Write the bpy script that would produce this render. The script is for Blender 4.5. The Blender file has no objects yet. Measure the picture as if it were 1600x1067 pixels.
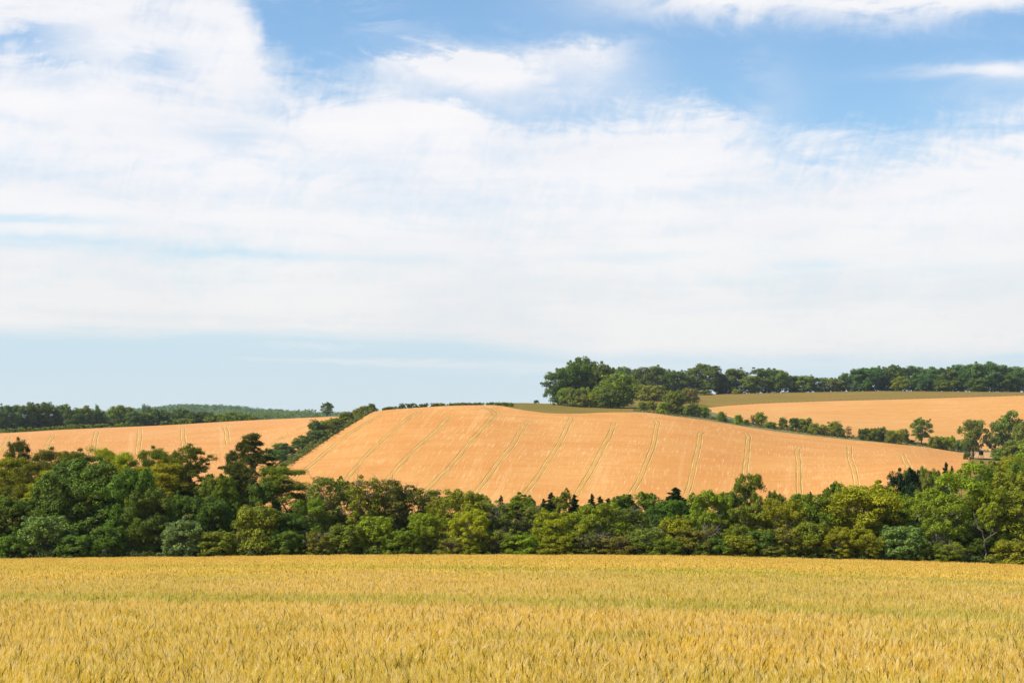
import bpy, math, random
import numpy as np
from mathutils import Vector

SC = bpy.context.scene
COL = SC.collection
F = 3000.0            # focal length in pixels of the 1600 px wide photograph
CX, HY = 800.0, 690.0  # where the level line of sight meets the photograph
HAZE = 0.00004
rng = np.random.default_rng(11)

# ------------------------------------------------------------------ node helper
class S:
    """a socket with arithmetic"""
    def __init__(s, t, k): s.t, s.k = t, k
    def _m(s, op, *a):
        n = s.t.nodes.new('ShaderNodeMath'); n.operation = op
        for i, v in enumerate((s,) + a):
            if isinstance(v, S): s.t.links.new(v.k, n.inputs[i])
            else: n.inputs[i].default_value = v
        return S(s.t, n.outputs[0])
    def __add__(s, o): return s._m('ADD', o)
    def __radd__(s, o): return s._m('ADD', o)
    def __sub__(s, o): return s._m('SUBTRACT', o)
    def __rsub__(s, o): return (s * -1.0) + o
    def __mul__(s, o): return s._m('MULTIPLY', o)
    def __rmul__(s, o): return s._m('MULTIPLY', o)
    def __truediv__(s, o): return s._m('DIVIDE', o)
    def clamp(s): return s._m('MINIMUM', 1.0)._m('MAXIMUM', 0.0)
    def pow(s, p): return s._m('POWER', p)
    def fn(s, op, *a): return s._m(op, *a)

def smooth(x, a, b, lo=0.0, hi=1.0):
    n = x.t.nodes.new('ShaderNodeMapRange'); n.interpolation_type = 'SMOOTHSTEP'
    x.t.links.new(x.k, n.inputs['Value'])
    for nm, v in (('From Min', a), ('From Max', b), ('To Min', lo), ('To Max', hi)):
        n.inputs[nm].default_value = v
    return S(x.t, n.outputs['Result'])

def comb(t, x, y, z=0.0):
    n = t.nodes.new('ShaderNodeCombineXYZ')
    for i, v in enumerate((x, y, z)):
        if isinstance(v, S): t.links.new(v.k, n.inputs[i])
        else: n.inputs[i].default_value = v
    return n.outputs[0]

def noise(t, vec, scale=1.0, detail=4.0, rough=0.55, dist=0.0, lac=2.0):
    n = t.nodes.new('ShaderNodeTexNoise')
    n.inputs['Scale'].default_value = scale
    n.inputs['Detail'].default_value = detail
    n.inputs['Roughness'].default_value = rough
    n.inputs['Lacunarity'].default_value = lac
    n.inputs['Distortion'].default_value = dist
    t.links.new(vec, n.inputs['Vector'])
    return S(t, n.outputs['Fac'])

def mixc(t, fac, a, b, mode='MIX'):
    n = t.nodes.new('ShaderNodeMix'); n.data_type = 'RGBA'; n.blend_type = mode
    if isinstance(fac, S): t.links.new(fac.k, n.inputs['Factor'])
    else: n.inputs['Factor'].default_value = fac
    for nm, v in (('A', a), ('B', b)):
        k = [i for i in n.inputs if i.name == nm and i.type == 'RGBA'][0]
        if isinstance(v, (tuple, list)): k.default_value = tuple(v[:3]) + (1.0,)
        else: t.links.new(v, k)
    return [o for o in n.outputs if o.type == 'RGBA'][0]

def new_mat(name):
    m = bpy.data.materials.new(name); m.use_nodes = True
    t = m.node_tree; t.nodes.clear()
    return m, t

def finish(t, col, rough=0.8, transl=0.0, spec=0.25, bump=None, bump_s=0.3, bump_d=0.2):
    out = t.nodes.new('ShaderNodeOutputMaterial')
    p = t.nodes.new('ShaderNodeBsdfPrincipled')
    if isinstance(col, tuple): p.inputs['Base Color'].default_value = col + (1.0,)
    else: t.links.new(col, p.inputs['Base Color'])
    p.inputs['Roughness'].default_value = rough
    p.inputs['Specular IOR Level'].default_value = spec
    if bump is not None:
        b = t.nodes.new('ShaderNodeBump'); b.inputs['Strength'].default_value = bump_s
        b.inputs['Distance'].default_value = bump_d
        t.links.new(bump.k, b.inputs['Height']); t.links.new(b.outputs[0], p.inputs['Normal'])
    if transl > 0:
        tr = t.nodes.new('ShaderNodeBsdfTranslucent')
        if isinstance(col, tuple): tr.inputs['Color'].default_value = col + (1.0,)
        else: t.links.new(col, tr.inputs['Color'])
        mx = t.nodes.new('ShaderNodeMixShader'); mx.inputs[0].default_value = transl
        t.links.new(p.outputs[0], mx.inputs[1]); t.links.new(tr.outputs[0], mx.inputs[2])
        t.links.new(mx.outputs[0], out.inputs['Surface'])
    else:
        t.links.new(p.outputs[0], out.inputs['Surface'])

def position(t):
    n = t.nodes.new('ShaderNodeNewGeometry')
    sp = t.nodes.new('ShaderNodeSeparateXYZ'); t.links.new(n.outputs['Position'], sp.inputs[0])
    return S(t, sp.outputs[0]), S(t, sp.outputs[1]), S(t, sp.outputs[2]), n.outputs['Position']

# ------------------------------------------------------------------ interpolation
def pchip_slopes(x, y):
    h = np.diff(x); dl = np.diff(y, axis=0) / h.reshape((-1,) + (1,) * (y.ndim - 1))
    m = np.zeros_like(y)
    w1 = (2 * h[1:] + h[:-1]).reshape((-1,) + (1,) * (y.ndim - 1))
    w2 = (h[1:] + 2 * h[:-1]).reshape((-1,) + (1,) * (y.ndim - 1))
    a, b = dl[:-1], dl[1:]
    with np.errstate(divide='ignore', invalid='ignore'):
        hm = (w1 + w2) / (w1 / a + w2 / b)
    m[1:-1] = np.where(a * b > 0, hm, 0.0)
    m[0], m[-1] = dl[0], dl[-1]
    return m

def pchip_eval(x, y, m, q):
    """y, m: (K, N) per column values, q: (N,)"""
    q = np.clip(q, x[0], x[-1])
    i = np.clip(np.searchsorted(x, q, side='right') - 1, 0, len(x) - 2)
    c = np.arange(len(q)); h = x[i + 1] - x[i]; s = (q - x[i]) / h
    y0, y1, m0, m1 = y[i, c], y[i + 1, c], m[i, c], m[i + 1, c]
    return ((1 + 2 * s) * (1 - s) ** 2 * y0 + s * (1 - s) ** 2 * h * m0
            + s * s * (3 - 2 * s) * y1 + s * s * (s - 1) * h * m1)

class Curve:
    def __init__(s, *pts):
        s.x = np.array([p[0] for p in pts], float); s.y = np.array([p[1] for p in pts], float)
        s.m = pchip_slopes(s.x, s.y[:, None])[:, 0]
    def __call__(s, q):
        q = np.clip(np.asarray(q, float), s.x[0], s.x[-1])
        i = np.clip(np.searchsorted(s.x, q, side='right') - 1, 0, len(s.x) - 2)
        h = s.x[i + 1] - s.x[i]; r = (q - s.x[i]) / h
        return ((1 + 2 * r) * (1 - r) ** 2 * s.y[i] + r * (1 - r) ** 2 * h * s.m[i]
                + r * r * (3 - 2 * r) * s.y[i + 1] + r * r * (r - 1) * h * s.m[i + 1])

# ------------------------------------------------------------------ terrain (profiles surveyed along each bearing)
EDGE = Curve((-300, 876), (0, 872), (300, 869), (600, 866), (900, 866), (1100, 868), (1300, 872.5), (1600, 881), (1900, 892))
CROP = 0.75            # height of the standing crop in the near field
K720 = Curve((-200, 790), (0, 792), (400, 800), (1150, 800), (1250, 795), (1350, 780), (1450, 755), (1600, 735), (1800, 730))
K900 = Curve((-200, 694), (0, 690), (200, 684), (400, 672), (500, 657), (590, 643), (650, 637.5), (760, 634.5), (860, 640),
             (960, 644), (1000, 645.5), (1060, 651.5), (1100, 657), (1200, 672), (1300, 684), (1400, 693.5), (1510, 711), (1600, 715), (1800, 722))
K1050 = Curve((-200, 682), (0, 677.5), (100, 672), (250, 665), (400, 656.5), (500, 652.5), (560, 648), (590, 648), (650, 647), (760, 642), (790, 631),
              (860, 630.5), (960, 631), (1000, 630), (1060, 637), (1100, 642), (1200, 652), (1300, 658), (1400, 662), (1510, 665), (1600, 666), (1800, 668))
K1200 = Curve((-200, 690), (0, 687), (400, 672), (590, 665), (760, 652), (800, 642), (860, 633), (960, 625.5), (1060, 628), (1110, 634), (1200, 631.5),
              (1300, 628), (1400, 625.5), (1500, 623), (1600, 620), (1800, 616))
K1350 = Curve((-200, 705), (400, 690), (760, 670), (860, 640), (960, 624), (1000, 621), (1100, 616.5), (1250, 613.5), (1400, 611.5), (1500, 612.5), (1600, 613.5), (1800, 615))
K1800 = Curve((-200, 712), (500, 706), (800, 670), (1000, 640), (1800, 632))
K3000 = Curve((-200, 668), (600, 672), (800, 668), (1800, 660))
K4000 = Curve((-200, 664), (150, 652), (220, 646), (300, 640), (340, 641), (400, 646), (500, 652), (600, 656), (700, 664), (1800, 672))
K5500 = Curve((-200, 676), (1800, 678))
DK = np.array([-80., 0., 20., 110., 200., 320., 520., 720., 810., 900., 1050., 1200., 1350., 1800., 3000., 4000., 5500., 8000.])

def knots(px):
    px = np.asarray(px, float); o = np.ones_like(px)
    ze = -(EDGE(px) - HY) / F * 200.0 - CROP
    sl = (ze + 2.2) / 200.0
    z720 = -(K720(px) - HY) / F * 720; z900 = -(K900(px) - HY) / F * 900
    z320 = ze - 3.6 + np.clip((px - 1350) / 250, 0, 1) * 3.0
    rows = [-2.2 * o - sl * 80, -2.2 * o, -2.2 + sl * 20, -2.2 + sl * 110, ze, z320, z320 * 0.5 + z720 * 0.5 - 0.5, z720,
            z720 * 0.46 + z900 * 0.54, z900]
    for d, k in ((1050, K1050), (1200, K1200), (1350, K1350), (1800, K1800), (3000, K3000), (4000, K4000), (5500, K5500)):
        rows.append(-(k(px) - HY) / F * d)
    rows.append(-28.0 * o)
    return np.stack(rows)

def height_px(px, d):
    px = np.atleast_1d(np.asarray(px, float)); d = np.atleast_1d(np.asarray(d, float))
    px, d = np.broadcast_arrays(px, d)
    sh = px.shape; px = np.clip(px.ravel(), -200, 1800); d = d.ravel()
    y = knots(px); return pchip_eval(DK, y, pchip_slopes(DK, y), d).reshape(sh)

def H(x, y):
    """ground height at a place"""
    x = np.asarray(x, float); y = np.asarray(y, float)
    return height_px(CX + F * x / np.maximum(y, 40.0), y)

def bearing(px): return (px - CX) / F

def place(px, d):
    x = bearing(px) * d
    return float(x), float(d), float(H(x, d).ravel()[0])

def find_d(px, y, d0, d1, lift=0.0):
    """distance at which the slope along a bearing is seen at photo height y"""
    ds = np.linspace(d0, d1, 500)
    yy = HY - F * (height_px(np.full(500, px), ds) + lift) / ds
    hit = np.nonzero((yy[:-1] - y) * (yy[1:] - y) <= 0)[0]
    if len(hit) == 0: return float(ds[np.argmin(np.abs(yy - y))])
    i = hit[0]; f = (y - yy[i]) / (yy[i + 1] - yy[i] + 1e-9)
    return float(ds[i] + f * (ds[i + 1] - ds[i]))

# ------------------------------------------------------------------ mesh helpers
def mesh_np(name, v, faces, mats=(), smooth_=False, attrs=None, n=None):
    """faces: (M,n) int array"""
    me = bpy.data.meshes.new(name)
    v = np.asarray(v, np.float32); faces = np.asarray(faces, np.int32)
    M, k = faces.shape
    me.vertices.add(len(v)); me.vertices.foreach_set('co', v.ravel())
    me.loops.add(M * k); me.loops.foreach_set('vertex_index', faces.ravel())
    me.polygons.add(M)
    me.polygons.foreach_set('loop_start', np.arange(0, M * k, k, dtype=np.int32))
    me.polygons.foreach_set('use_smooth', np.full(M, smooth_, dtype=bool))
    for nm, (dom, arr) in (attrs or {}).items():
        a = me.attributes.new(nm, 'FLOAT', dom); a.data.foreach_set('value', np.asarray(arr, np.float32))
    for m in mats: me.materials.append(m)
    me.update(calc_edges=True); me.validate()
    return me

def link(name, data, parent=None, loc=None):
    o = bpy.data.objects.new(name, data); COL.objects.link(o)
    if parent is not None: o.parent = parent
    if loc is not None: o.location = loc
    return o

def tag(o, label=None, cat=None, group=None, kind=None):
    if label: o['label'] = label
    if cat: o['category'] = cat
    if group: o['group'] = group
    if kind: o['kind'] = kind
    return o

class Geo:
    """collects tubes and quads"""
    def __init__(s): s.v, s.f, s.n, s.t = [], [], 0, []
    def quads(s, P, tint):           # P: (M,4,3)
        M = len(P); s.v.append(P.reshape(-1, 3)); s.f.append(np.arange(M * 4).reshape(M, 4) + s.n)
        s.n += M * 4; s.t.append(np.broadcast_to(np.asarray(tint, float), (M,)))
    def tube(s, pts, rad, k=6, tint=0.5):
        pts = np.asarray(pts, float); n = len(pts); rad = np.broadcast_to(rad, (n,))
        t = np.gradient(pts, axis=0); t /= np.linalg.norm(t, axis=1, keepdims=True) + 1e-9
        a = np.where(np.abs(t[:, 2:3]) > 0.9, np.array([[1., 0, 0]]), np.array([[0, 0, 1.]]))
        u = np.cross(t, a); u /= np.linalg.norm(u, axis=1, keepdims=True) + 1e-9
        w = np.cross(t, u); an = np.linspace(0, 2 * np.pi, k, endpoint=False)
        ring = pts[:, None] + rad[:, None, None] * (np.cos(an)[None, :, None] * u[:, None] + np.sin(an)[None, :, None] * w[:, None])
        s.v.append(ring.reshape(-1, 3)); f = []
        for i in range(n - 1):
            for j in range(k):
                f.append((i * k + j, i * k + (j + 1) % k, (i + 1) * k + (j + 1) % k, (i + 1) * k + j))
        s.f.append(np.array(f) + s.n); s.n += n * k; s.t.append(np.full(len(f), tint))
    def box(s, lo, hi, tint=0.5):
        (a, b, c), (d, e, g) = lo, hi
        p = np.array([(a, b, c), (d, b, c), (d, e, c), (a, e, c), (a, b, g), (d, b, g), (d, e, g), (a, e, g)], float)
        s.v.append(p); s.f.append(np.array([(0, 3, 2, 1), (4, 5, 6, 7), (0, 1, 5, 4), (1, 2, 6, 5), (2, 3, 7, 6), (3, 0, 4, 7)]) + s.n)
        s.n += 8; s.t.append(np.full(6, tint))
    def mesh(s, name, mats, smooth_=False):
        return mesh_np(name, np.concatenate(s.v), np.concatenate(s.f), mats, smooth_, {'tint': ('FACE', np.concatenate(s.t))})

def grid_mesh(name, P, mats, smooth_=True):
    """P: (R,C,3)"""
    R, C = P.shape[:2]; idx = np.arange(R * C).reshape(R, C)
    f = np.stack([idx[:-1, :-1], idx[:-1, 1:], idx[1:, 1:], idx[1:, :-1]], -1).reshape(-1, 4)
    return mesh_np(name, P.reshape(-1, 3), f, mats, smooth_)
# ------------------------------------------------------------------ camera, light, sky
cam = bpy.data.cameras.new('camera'); cam.sensor_width = 36.0; cam.lens = F / 1600 * 36.0
cam.shift_y = (HY - 533.5) / 1600.0; cam.clip_start = 0.3; cam.clip_end = 20000
co = link('camera', cam); co.rotation_euler = (math.radians(90), 0, 0); SC.camera = co

SUN_AZ, SUN_EL = math.radians(-104), math.radians(50)
sd = Vector((math.sin(SUN_AZ) * math.cos(SUN_EL), math.cos(SUN_AZ) * math.cos(SUN_EL), math.sin(SUN_EL)))
sun = bpy.data.lights.new('sun', 'SUN'); sun.energy = 5.0; sun.angle = math.radians(0.5); sun.color = (1.0, 0.93, 0.82)
so = link('sun', sun, loc=(0, 0, 60)); so.rotation_euler = sd.to_track_quat('Z', 'Y').to_euler()

W = bpy.data.worlds.new('World'); SC.world = W; W.use_nodes = True
t = W.node_tree; t.nodes.clear()
SKY_S = 0.1
out = t.nodes.new('ShaderNodeOutputWorld'); bg = t.nodes.new('ShaderNodeBackground'); bg.inputs['Strength'].default_value = SKY_S
sky = t.nodes.new('ShaderNodeTexSky'); sky.sky_type = 'NISHITA'; sky.sun_disc = False
sky.sun_elevation = SUN_EL; sky.sun_rotation = SUN_AZ % (2 * math.pi)
sky.altitude = 100; sky.air_density = 1.0; sky.dust_density = 0.35; sky.ozone_density = 1.6
tc = t.nodes.new('ShaderNodeTexCoord'); sp = t.nodes.new('ShaderNodeSeparateXYZ'); t.links.new(tc.outputs['Generated'], sp.inputs[0])
dx, dy, dz = (S(t, sp.outputs[i]) for i in range(3))
AZ = dx.fn('ARCTAN2', dy); EL = dz.fn('ARCSINE')
# bearings and elevations in thousandths of a radian, cloud shapes laid out on the dome of the sky
X = AZ * F + CX; Y = EL * (-F) + HY
vS = comb(t, X / 330.0 + Y / 700.0, Y / 120.0 - X / 1500.0, 2.0)
w1 = noise(t, comb(t, X / 300.0, Y / 130.0, 0.0), 1.0, 3.0, 0.5)
w2 = noise(t, vS, 1.6, 9.0, 0.62, 0.9)
w3 = noise(t, comb(t, X / 90.0 + Y / 110.0, Y / 42.0 - X / 300.0, 7.0), 1.0, 8.0, 0.6, 1.4)
w4 = noise(t, comb(t, X / 600.0, Y / 70.0, 3.0), 1.3, 7.0, 0.6, 0.3)
fil = noise(t, comb(t, X / 24.0 + Y / 60.0, Y / 70.0 - X / 200.0, 4.0), 1.0, 6.0, 0.6, 1.2)
Yw = Y + (w1 - 0.5) * 90.0 + (w2 - 0.5) * 150.0 + (w3 - 0.5) * 95.0 + (fil - 0.5) * 45.0
Xw = X + (w1 - 0.5) * 120.0 + (w2 - 0.5) * 90.0 + (w3 - 0.5) * 60.0
# upper edge of the cloud sheet along the bearing
fc = t.nodes.new('ShaderNodeFloatCurve'); cm = fc.mapping.curves[0]
ed = [(-600, -60), (300, -60), (372, -10), (400, 55), (450, 130), (520, 155), (600, 150), (700, 150), (780, 140), (840, 160), (920, 180), (1010, 182), (1090, 186),
      (1170, 212), (1260, 232), (1350, 236), (1450, 226), (1600, 216), (2200, 150)]
x01 = lambda v: (v + 600) / 2800.0
y01 = lambda v: (v + 100) / 400.0
while len(cm.points) < len(ed): cm.points.new(0.5, 0.5)
for p, (a, b) in zip(cm.points, ed): p.location = (x01(a), y01(b)); p.handle_type = 'AUTO'
fc.mapping.update()
t.links.new(((X + 600.0) / 2800.0).clamp().k, fc.inputs['Value'])
EDG = S(t, fc.outputs[0]) * 400.0 - 100.0
main = smooth(Yw - EDG, -55.0, 62.0)
low = smooth(Y + (w4 - 0.5) * 60.0 + (w2 - 0.5) * 26.0 - smooth(X, 650.0, 1000.0, 0.0, 34.0), 508.0, 540.0, 1.0, 0.06)
thick = smooth(w2 * 0.5 + w4 * 0.3 + fil * 0.2, 0.34, 0.54, 0.70, 1.0)
Yb = Y + (w1 - 0.5) * 90.0 + (w2 - 0.5) * 125.0 + (w3 - 0.5) * 45.0 + (fil - 0.5) * 18.0
gauze = smooth(w2 * 0.6 + w3 * 0.4, 0.30, 0.60, 0.45, 1.0)
def blob(cx, cy, rx, ry, a, hard=False):
    u = (Xw - cx) / rx; v = ((Yb if not hard else Y + (w3 - 0.5) * 22.0 + (w4 - 0.5) * 26.0) - cy) / ry
    g_ = ((u * u + v * v) * -1.0).fn('EXPONENT') * a
    return g_ if hard else g_ * gauze
D = main * thick
for b in [(795, 112, 150, 36, 0.82), (945, 100, 66, 18, 0.6), (690, 122, 90, 24, 0.55), (930, 140, 100, 26, 0.4), (1330, 16, 290, 36, 1.1), (1560, 30, 190, 34, 0.7), (1000, 0, 120, 40, 0.4),
          (1120, 20, 90, 26, 0.45), (640, 110, 90, 14, 0.35), (500, 10, 90, 14, 0.35), (600, 60, 60, 12, 0.2), (1200, 150, 60, 50, 0.18), (1150, 192, 60, 26, 0.3), (1560, 170, 120, 40, 0.25)]:
    D = D + blob(*b)
D = D + blob(1520, 133, 130, 9, 0.6, True) + blob(1580, 140, 60, 12, 0.3, True)
for b in [(50, 98, 95, 22, 0.85), (255, 112, 60, 26, 0.6), (110, 155, 60, 20, 0.35), (355, 215, 70, 22, 0.4), (410, 165, 40, 18, 0.3), (180, 5, 90, 12, 0.25), (760, 165, 90, 18, 0.35), (545, 265, 90, 14, 0.18)]:
    D = D - blob(*b)
for b in [(60, 357, 130, 8, 0.55), (90, 384, 170, 9, 0.55), (350, 398, 160, 9, 0.5), (500, 405, 90, 8, 0.3), (1265, 420, 60, 10, 0.45), (1000, 405, 110, 7, 0.28), (640, 408, 60, 9, 0.25), (1480, 430, 90, 9, 0.2),
          (1080, 490, 70, 8, 0.15), (20, 265, 60, 18, 0.15)]:
    D = D - blob(*b, True)
D = D.clamp() * low
for b in [(560, 561, 110, 5, 0.45), (400, 562, 40, 3, 0.25), (700, 566, 120, 6, 0.4), (500, 541, 80, 4, 0.3), (900, 575, 160, 9, 0.35), (1300, 572, 260, 10, 0.3)]:
    D = D + blob(*b, True)
D = (D * (0.97 + 0.0) + smooth(Y, 430.0, 560.0, 0.0, 0.06)).clamp()
hs = t.nodes.new('ShaderNodeHueSaturation'); hs.inputs['Saturation'].default_value = 1.12; hs.inputs['Value'].default_value = 1.0
t.links.new(sky.outputs[0], hs.inputs['Color'])
up = mixc(t, 1.0, hs.outputs[0], (0.98, 1.06, 1.10), 'MULTIPLY')
# summer haze low over the horizon
tint = mixc(t, smooth(Y, 300.0, 600.0, 0.0, 0.95), up, mixc(t, smooth(Y, 520.0, 660.0), (3.95, 5.20, 6.10), (4.60, 5.50, 5.95)))
CLOUD = mixc(t, smooth(Y, 250.0, 560.0), (6.95, 6.85, 6.95), (6.35, 6.35, 6.3))
CL2 = mixc(t, smooth(w4 * 0.5 + w1 * 0.5, 0.38, 0.62), mixc(t, 1.0, CLOUD, (0.93, 0.945, 0.965), 'MULTIPLY'), CLOUD)
skyc = mixc(t, D, tint, CL2)
t.links.new(skyc, bg.inputs['Color']); t.links.new(bg.outputs[0], out.inputs['Surface'])
try:
    W.cycles.sampling_method = 'MANUAL'; W.cycles.sample_map_resolution = 1024
except Exception: pass

VS = SC.view_settings; VS.view_transform = 'Standard'; VS.look = 'None'; VS.gamma = 1.0; VS.exposure = 0.5

# ------------------------------------------------------------------ materials of the setting
def ground_material():
    m, t = new_mat('dry_grass'); x, y, z, P = position(t)
    a = noise(t, P, 0.03, 5, 0.6); b = noise(t, P, 0.4, 4, 0.6); c = noise(t, comb(t, x * 0.02, y * 0.15, 0.0), 1.0, 4, 0.6)
    k = smooth(x / y.fn('MAXIMUM', 10.0), -0.02, 0.10)          # the pasture dries out towards the east
    col = mixc(t, k, (0.1376, 0.1189, 0.0203), (0.215, 0.1353, 0.0319))
    col = mixc(t, smooth(a, 0.4, 0.65), col, (0.1806, 0.1353, 0.029))
    col = mixc(t, smooth(c, 0.45, 0.65) * 0.6, col, (0.1118, 0.0984, 0.0174))
    col = mixc(t, smooth(b, 0.5, 0.75) * 0.4, col, (0.258, 0.1804, 0.0522))
    finish(t, col, 0.95, 0.0, 0.03, bump=b, bump_s=0.4, bump_d=0.3)
    return m

def crop_material(name, sx, base, dry, pale, seed):
    """ripe cereal on the far slopes; sx: how far the drilling rows lean across the slope"""
    m, t = new_mat(name); x, y, z, P = position(t)
    across = x - y * sx
    lanes = noise(t, comb(t, across * 0.22, y * 0.006, seed), 1.0, 5, 0.6)
    fine = noise(t, comb(t, across * 1.3, y * 0.035, seed + 3), 1.0, 4, 0.6)
    cross = noise(t, comb(t, x * 0.02, y * 0.11, seed + 5), 1.0, 5, 0.6)
    patch = noise(t, P, 0.018, 4, 0.55); patch2 = noise(t, P, 0.035, 4, 0.6); grain = noise(t, P, 0.9, 4, 0.75)
    col = mixc(t, smooth(patch, 0.35, 0.65), base, dry)
    blot = noise(t, comb(t, x * 0.05, y * 0.03, seed + 9), 1.0, 6, 0.65)
    col = mixc(t, smooth(blot, 0.50, 0.70) * 0.5, col, tuple(c * k for c, k in zip(base, (0.90, 0.80, 0.68))))
    col = mixc(t, smooth(cross, 0.40, 0.66) * 0.6, col, tuple(c * k for c, k in zip(base, (0.93, 0.83, 0.70))))
    col = mixc(t, smooth(lanes, 0.54, 0.72) * 0.38, col, pale)
    col = mixc(t, smooth(fine, 0.58, 0.74) * 0.30 * smooth(patch2, 0.40, 0.62), col, pale)
    col = mixc(t, smooth(grain, 0.50, 0.72) * 0.45, col, tuple(c * k for c, k in zip(base, (0.78, 0.66, 0.55))))
    fleck = noise(t, comb(t, across * 1.3, y * 0.09, seed + 13), 1.0, 5, 0.7); scr = noise(t, comb(t, x * 0.06, y * 0.75, seed + 17), 1.0, 4, 0.65)
    col = mixc(t, smooth(fleck, 0.53, 0.65) * smooth(patch2, 0.34, 0.56) * 0.85, col, pale)
    col = mixc(t, smooth(scr, 0.52, 0.68) * 0.55, col, tuple(c * k for c, k in zip(base, (0.86, 0.74, 0.62))))
    finish(t, col, 0.9, 0.0, 0.06, bump=grain, bump_s=0.5, bump_d=0.35)
    return m

M_GROUND = ground_material()
M_HILL = crop_material('ripe_crop_hill', 0.16, (0.4833, 0.2306, 0.0658), (0.5197, 0.2639, 0.08024), (0.6018, 0.3695, 0.1525), 1.0)
M_LEFT = crop_material('ripe_crop_far', -0.185, (0.4833, 0.2332, 0.07222), (0.5106, 0.2595, 0.08826), (0.5836, 0.3519, 0.1525), 4.0)
M_UP = crop_material('ripe_crop_upper', 0.9, (0.5015, 0.2507, 0.07222), (0.5288, 0.2815, 0.09228), (0.6018, 0.3783, 0.1605), 8.0)

def plain(name, a, b, sc, rough=0.85, transl=0.0):
    m, t = new_mat(name); x, y, z, P = position(t)
    n = noise(t, P, sc, 4, 0.6)
    finish(t, mixc(t, smooth(n, 0.35, 0.65), a, b), rough, transl, 0.2)
    return m
M_TRAM = plain('tramline_green', (0.22, 0.155, 0.014), (0.38, 0.235, 0.032), 0.09)  # weedy olive, with the shade of the crop gap darkened into the colour
M_TRAMF = plain('tramline_faint', (0.49, 0.255, 0.065), (0.54, 0.275, 0.08), 0.12)
M_PALE = plain('sunlit_edge_paint', (0.5653, 0.3255, 0.1123), (0.6383, 0.3959, 0.1605), 0.15)  # pale colour painting the sunlit crop wall beside a wheel track
M_VERGE = plain('verge_grass', (0.10, 0.115, 0.03), (0.19, 0.16, 0.055), 0.25)
M_TRACK = plain('dry_track', (0.38, 0.22, 0.082), (0.48, 0.285, 0.11), 0.2)

# ------------------------------------------------------------------ ground sheet
cols = np.concatenate([np.linspace(-2600, -250, 24), np.linspace(-200, 1800, 241), np.linspace(1850, 4200, 24)])
rows = np.concatenate([np.linspace(-80, 40, 7), np.linspace(50, 690, 65), np.linspace(700, 1400, 141), np.linspace(1420, 2000, 25), np.linspace(2050, 8000, 80)])
PXg, Dg = np.meshgrid(cols, rows)
Xg = bearing(PXg) * np.maximum(Dg, 40.0)
Zg = height_px(PXg, Dg)
g = link('ground', grid_mesh('ground', np.stack([Xg, Dg, Zg], -1), [M_GROUND])); tag(g, kind='structure')

def field(name, top, bottom, px0, px1, d0, d1, mat, lift=0.5, n=160, rows_=70, split=None):
    px = np.linspace(px0, px1, n); P = np.zeros((rows_, n, 3)); v = np.linspace(0, 1, rows_)
    for j, p in enumerate(px):
        da = find_d(p, float(bottom(p)), d0, d1, lift) if bottom is not None else d0
        db = find_d(p, float(top(p)), d0, d1, lift)
        db = max(db, da + 0.5); d = da + (db - da) * v
        P[:, j, 0] = bearing(p) * d; P[:, j, 1] = d; P[:, j, 2] = height_px(np.full(rows_, p), d) + lift
    # the crop's standing edge all round
    lo = P.copy(); lo[:, :, 2] -= lift + 0.4
    P = np.concatenate([lo[:1], P, lo[-1:]], 0)
    L = P[:, :1].copy(); L[:, :, 2] -= lift + 0.4; R = P[:, -1:].copy(); R[:, :, 2] -= lift + 0.4
    P = np.concatenate([L, P, R], 1)
    o = link(name, grid_mesh(name, P, [mat])); tag(o, kind='structure')
    return o

HILL_TOP = Curve((400, 742), (455, 724), (480, 708), (520, 681), (560, 657), (588, 642.5), (650, 637), (700, 634), (760, 632.5), (785, 634), (800, 637), (830, 642), (865, 645.5), (900, 646),
                 (960, 644), (1000, 644), (1060, 651), (1100, 656), (1150, 664), (1200, 672), (1300, 684), (1400, 693.5), (1470, 702), (1510, 711), (1518, 716))
field('hill_field', HILL_TOP, None, 402, 1516, 700, 930, M_HILL, n=260, rows_=90)
LEFT_TOP = Curve((-200, 680), (0, 676.5), (100, 671), (250, 664.5), (400, 656), (480, 652.5), (522, 651), (540, 653))
LEFT_BOT = Curve((-200, 790), (400, 745), (440, 722), (480, 697), (520, 668), (540, 655))
field('far_left_field', LEFT_TOP, Curve((-200, 775), (400, 750), (436, 722), (480, 692), (520, 665), (540, 654.5)), -200, 538, 730, 1052, M_LEFT, n=140)
UP_TOP = Curve((1104, 637.5), (1130, 634.5), (1200, 630), (1300, 626.5), (1400, 624), (1500, 621), (1600, 618), (1800, 612))
UP_BOT = Curve((1104, 640), (1150, 652), (1200, 664), (1300, 677), (1400, 687), (1500, 699), (1600, 707), (1800, 714))
field('upper_right_field', UP_TOP, UP_BOT, 1106, 1790, 905, 1340, M_UP, n=140)

def ribbon(name, top, bottom, px0, px1, d0, d1, mat, lift):
    px = np.linspace(px0, px1, 120); P = np.zeros((5, 120, 3)); v = np.linspace(0, 1, 5)
    for j, p in enumerate(px):
        da = find_d(p, float(bottom(p)), d0, d1, 0); db = max(find_d(p, float(top(p)), d0, d1, 0), da + 0.3); d = da + (db - da) * v
        P[:, j, 0] = bearing(p) * d; P[:, j, 1] = d; P[:, j, 2] = height_px(np.full(5, p), d) + lift
    o = link(name, grid_mesh(name, P, [mat])); tag(o, kind='structure'); return o
ribbon('hedge_verge', Curve((985, 640), (1060, 647), (1104, 642), (1150, 653), (1200, 665), (1300, 678), (1400, 688), (1500, 700), (1560, 705)),
       Curve((985, 645), (1060, 652.5), (1100, 657), (1150, 665), (1200, 673), (1300, 685), (1400, 694), (1500, 706), (1560, 711)), 986, 1558, 880, 1060, M_VERGE, 0.12)
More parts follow.
